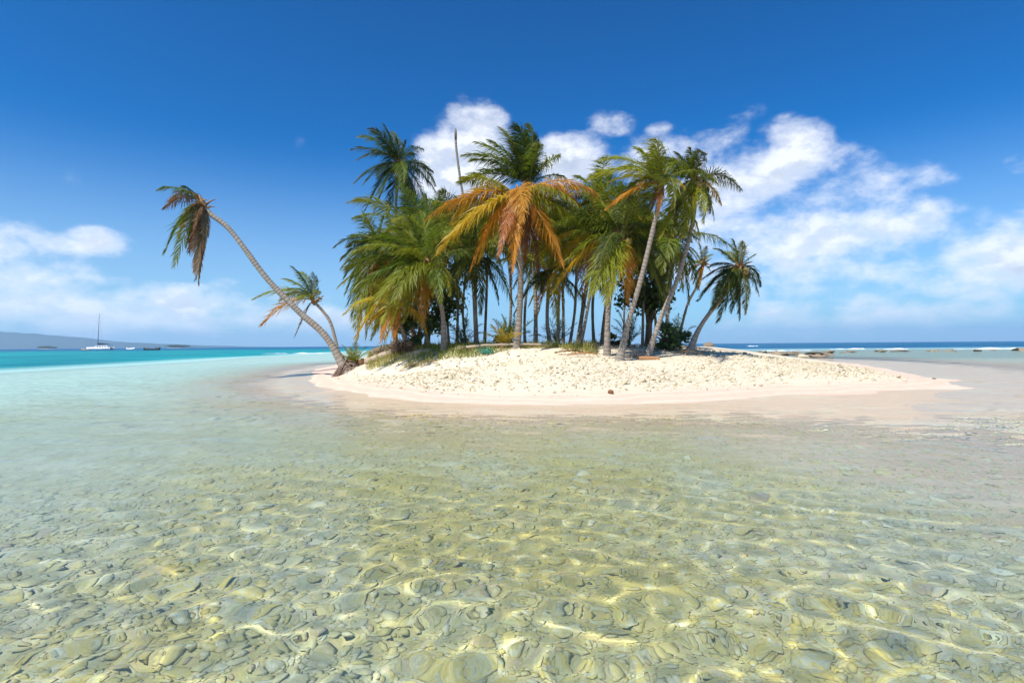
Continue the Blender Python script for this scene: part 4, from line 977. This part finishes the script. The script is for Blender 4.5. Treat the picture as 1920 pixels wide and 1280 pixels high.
a = Acc(); a.box((2.75, -.16, .35), (3.15, .16, 1.05)); a.box((2.9, -.06, -.3), (3.05, .06, .4)); link('outboard_motor', a.mesh('outboard_motor', False), M['boatdark'], canoe)
small_boat('dinghy', 'tiny white dinghy floating between catamaran and dark boat', 244, 255, 3.6, 1.5, .65, 'gelcoat')
dg, _ = small_boat('pole_boat', 'tiny greyish boat with upright pole left of the catamaran', 161, 240, 4.0, 1.2, .5, 'driftwood')
a = Acc(); a.tube([(0, 0, .1), (.1, 0, 4.2)], [.05, .03], 6); link('pole', a.mesh('pole'), M['driftwood'], dg)

def person(label, loc, shirt, skin=(.16, .08, .05), yaw=0):
    """seated figure, one continuous skinned body"""
    J = dict(pelvis=(0, 0, .08, .15), chest=(0, 0, .42, .17), neck=(0, 0, .60, .06), head=(.01, 0, .72, .095), top=(.01, 0, .83, .07))
    for sd, s in (('l', 1), ('r', -1)):
        J.update({'hip' + sd: (.03, .10 * s, .06, .09), 'knee' + sd: (.45, .13 * s, .10, .065), 'ankle' + sd: (.48, .13 * s, -.32, .045), 'toe' + sd: (.62, .13 * s, -.35, .035),
                  'sho' + sd: (0, .19 * s, .52, .06), 'elb' + sd: (.08, .27 * s, .26, .045), 'wri' + sd: (.32, .17 * s, .17, .035), 'hand' + sd: (.40, .15 * s, .16, .035)})
    names = list(J); idx = {k: i for i, k in enumerate(names)}
    E = [('pelvis', 'chest'), ('chest', 'neck'), ('neck', 'head'), ('head', 'top')]
    for sd in 'lr': E += [('pelvis', 'hip' + sd), ('hip' + sd, 'knee' + sd), ('knee' + sd, 'ankle' + sd), ('ankle' + sd, 'toe' + sd), ('chest', 'sho' + sd), ('sho' + sd, 'elb' + sd), ('elb' + sd, 'wri' + sd), ('wri' + sd, 'hand' + sd)]
    me = bpy.data.meshes.new('person'); me.from_pydata([J[k][:3] for k in names], [(idx[a_], idx[b_]) for a_, b_ in E], [])
    o = bpy.data.objects.new('person', me); C.objects.link(o)
    o.modifiers.new('skin', 'SKIN'); o.modifiers.new('smooth', 'SUBSURF').render_levels = 2
    if not me.skin_vertices: me.skin_vertices.new() if hasattr(me.skin_vertices, 'new') else None
    if not me.skin_vertices:
        bpy.context.view_layer.objects.active = o; bpy.ops.mesh.customdata_skin_add()
    for i, k in enumerate(names): me.skin_vertices[0].data[i].radius = (J[k][3], J[k][3]); me.skin_vertices[0].data[i].use_root = (k == 'pelvis')
    m, b, out = mat('clothed_person'); z = b.new('ShaderNodeSeparateXYZ'); b.l.new(b.new('ShaderNodeTexCoord').outputs['Object'], z.inputs[0])
    c = b.mix(b.math('GREATER_THAN', z.outputs[2], .57), (*shirt, 1), (*skin, 1)); c = b.mix(b.math('GREATER_THAN', z.outputs[2], .79), c, (.01, .008, .007, 1)); c = b.mix(b.math('LESS_THAN', z.outputs[2], .14), c, (.03, .035, .06, 1))
    principled(b, out, c, .8); me.materials.append(m)
    o.location = loc; o.rotation_euler = (0, 0, yaw); tag(o, label, 'person')
person('seated person in a pale shirt at the left end of the dark boat', (cw_.x - 1.3, 205, .40), (.45, .42, .40), yaw=0)
person('seated person in dark clothes at the right end of the dark boat', (cw_.x + 1.6, 205, .40), (.05, .05, .07), yaw=math.pi)
def tiny_island(label, px, Y, L, h):
    w = P(px, 650, Y); root = thing('wooded_islet', label, 'island', (w.x, Y, 0))
    V, T = ICO[2]; a = Acc(); a.add(V * (L * .52, L * .2, h * .12), None, T); link('shore', a.mesh('shore'), M['beachstone'], root)
    V, T1, T2, t = leaves(np.array((0, 0, h * .5)), np.array((L * .46, L * .16, h * .42)), 5000, h * .12, .1); link('trees', mesh_np('trees', V, None, np.concatenate([T1, T2]), False, {'t': t}), M['seagrape'], root)
tiny_island('low wooded islet on the horizon left of the catamaran', 88, 1500, 48, 7.5)
tiny_island('low wooded islet on the horizon right of the dark boat', 333, 1500, 58, 8)

# ------------------------------------------------------------------ hills across the bay, and the air between
hx = np.linspace(-6400, -1200, 260); hy = np.linspace(4100, 5300, 40)
GX, GY, HQ = grid(hx, hy)
px_h = 960 + GX / 4500 * F_PX
crest = np.interp(px_h, [-700, -300, -100, 0, 60, 110, 150, 200, 300, 430, 520, 620], [420, 360, 320, 300, 280, 240, 185, 125, 75, 25, 0, 0])
ridge = np.exp(-((GY - 4500) / 190) ** 2) + .75 * np.exp(-((GY - 4900) / 170) ** 2)
rough_ = 1 + .10 * wob(GX, GY, .008, 61) + .06 * wob(GX, GY, .024, 62)
HZ = np.clip(.46 * crest * ridge * rough_, 0, None) - 4
m, b, out = mat('forested_hills'); pos = b.new('ShaderNodeNewGeometry').outputs['Position']
principled(b, out, b.mix(b.noise(pos, .004, 6, .65), (.03, .055, .02, 1), (.08, .11, .045, 1)), .9, .1, b.noise(pos, .02, 5, .7), 30)
link('hills', mesh_np('hills', np.stack([GX, GY, HZ], 1), HQ, None, True), m, kind='structure', label='hazy blue forested hills along the far shore')
a = Acc(); a.box((-7200, -3600, -40), (7200, 7200, 165))
m, b, out = mat('sea_haze'); vol = b.new('ShaderNodeVolumePrincipled'); vol.inputs['Density'].default_value = 1.6e-4; vol.inputs['Color'].default_value = (.60, .80, 1.0, 1); vol.inputs['Anisotropy'].default_value = .2
b.l.new(vol.outputs[0], out.inputs['Volume'])
hzo = link('haze', a.mesh('haze', False), m, kind='stuff'); hzo['label'] = 'thin pale sea haze in front of the far hills'; hzo['category'] = 'haze'
print('tris', sum(len(o.data.loop_triangles) if o.type == 'MESH' and not o.data.calc_loop_triangles() else 0 for o in sc.objects), 'objects', len(sc.objects), 'palms', len(PALMS))
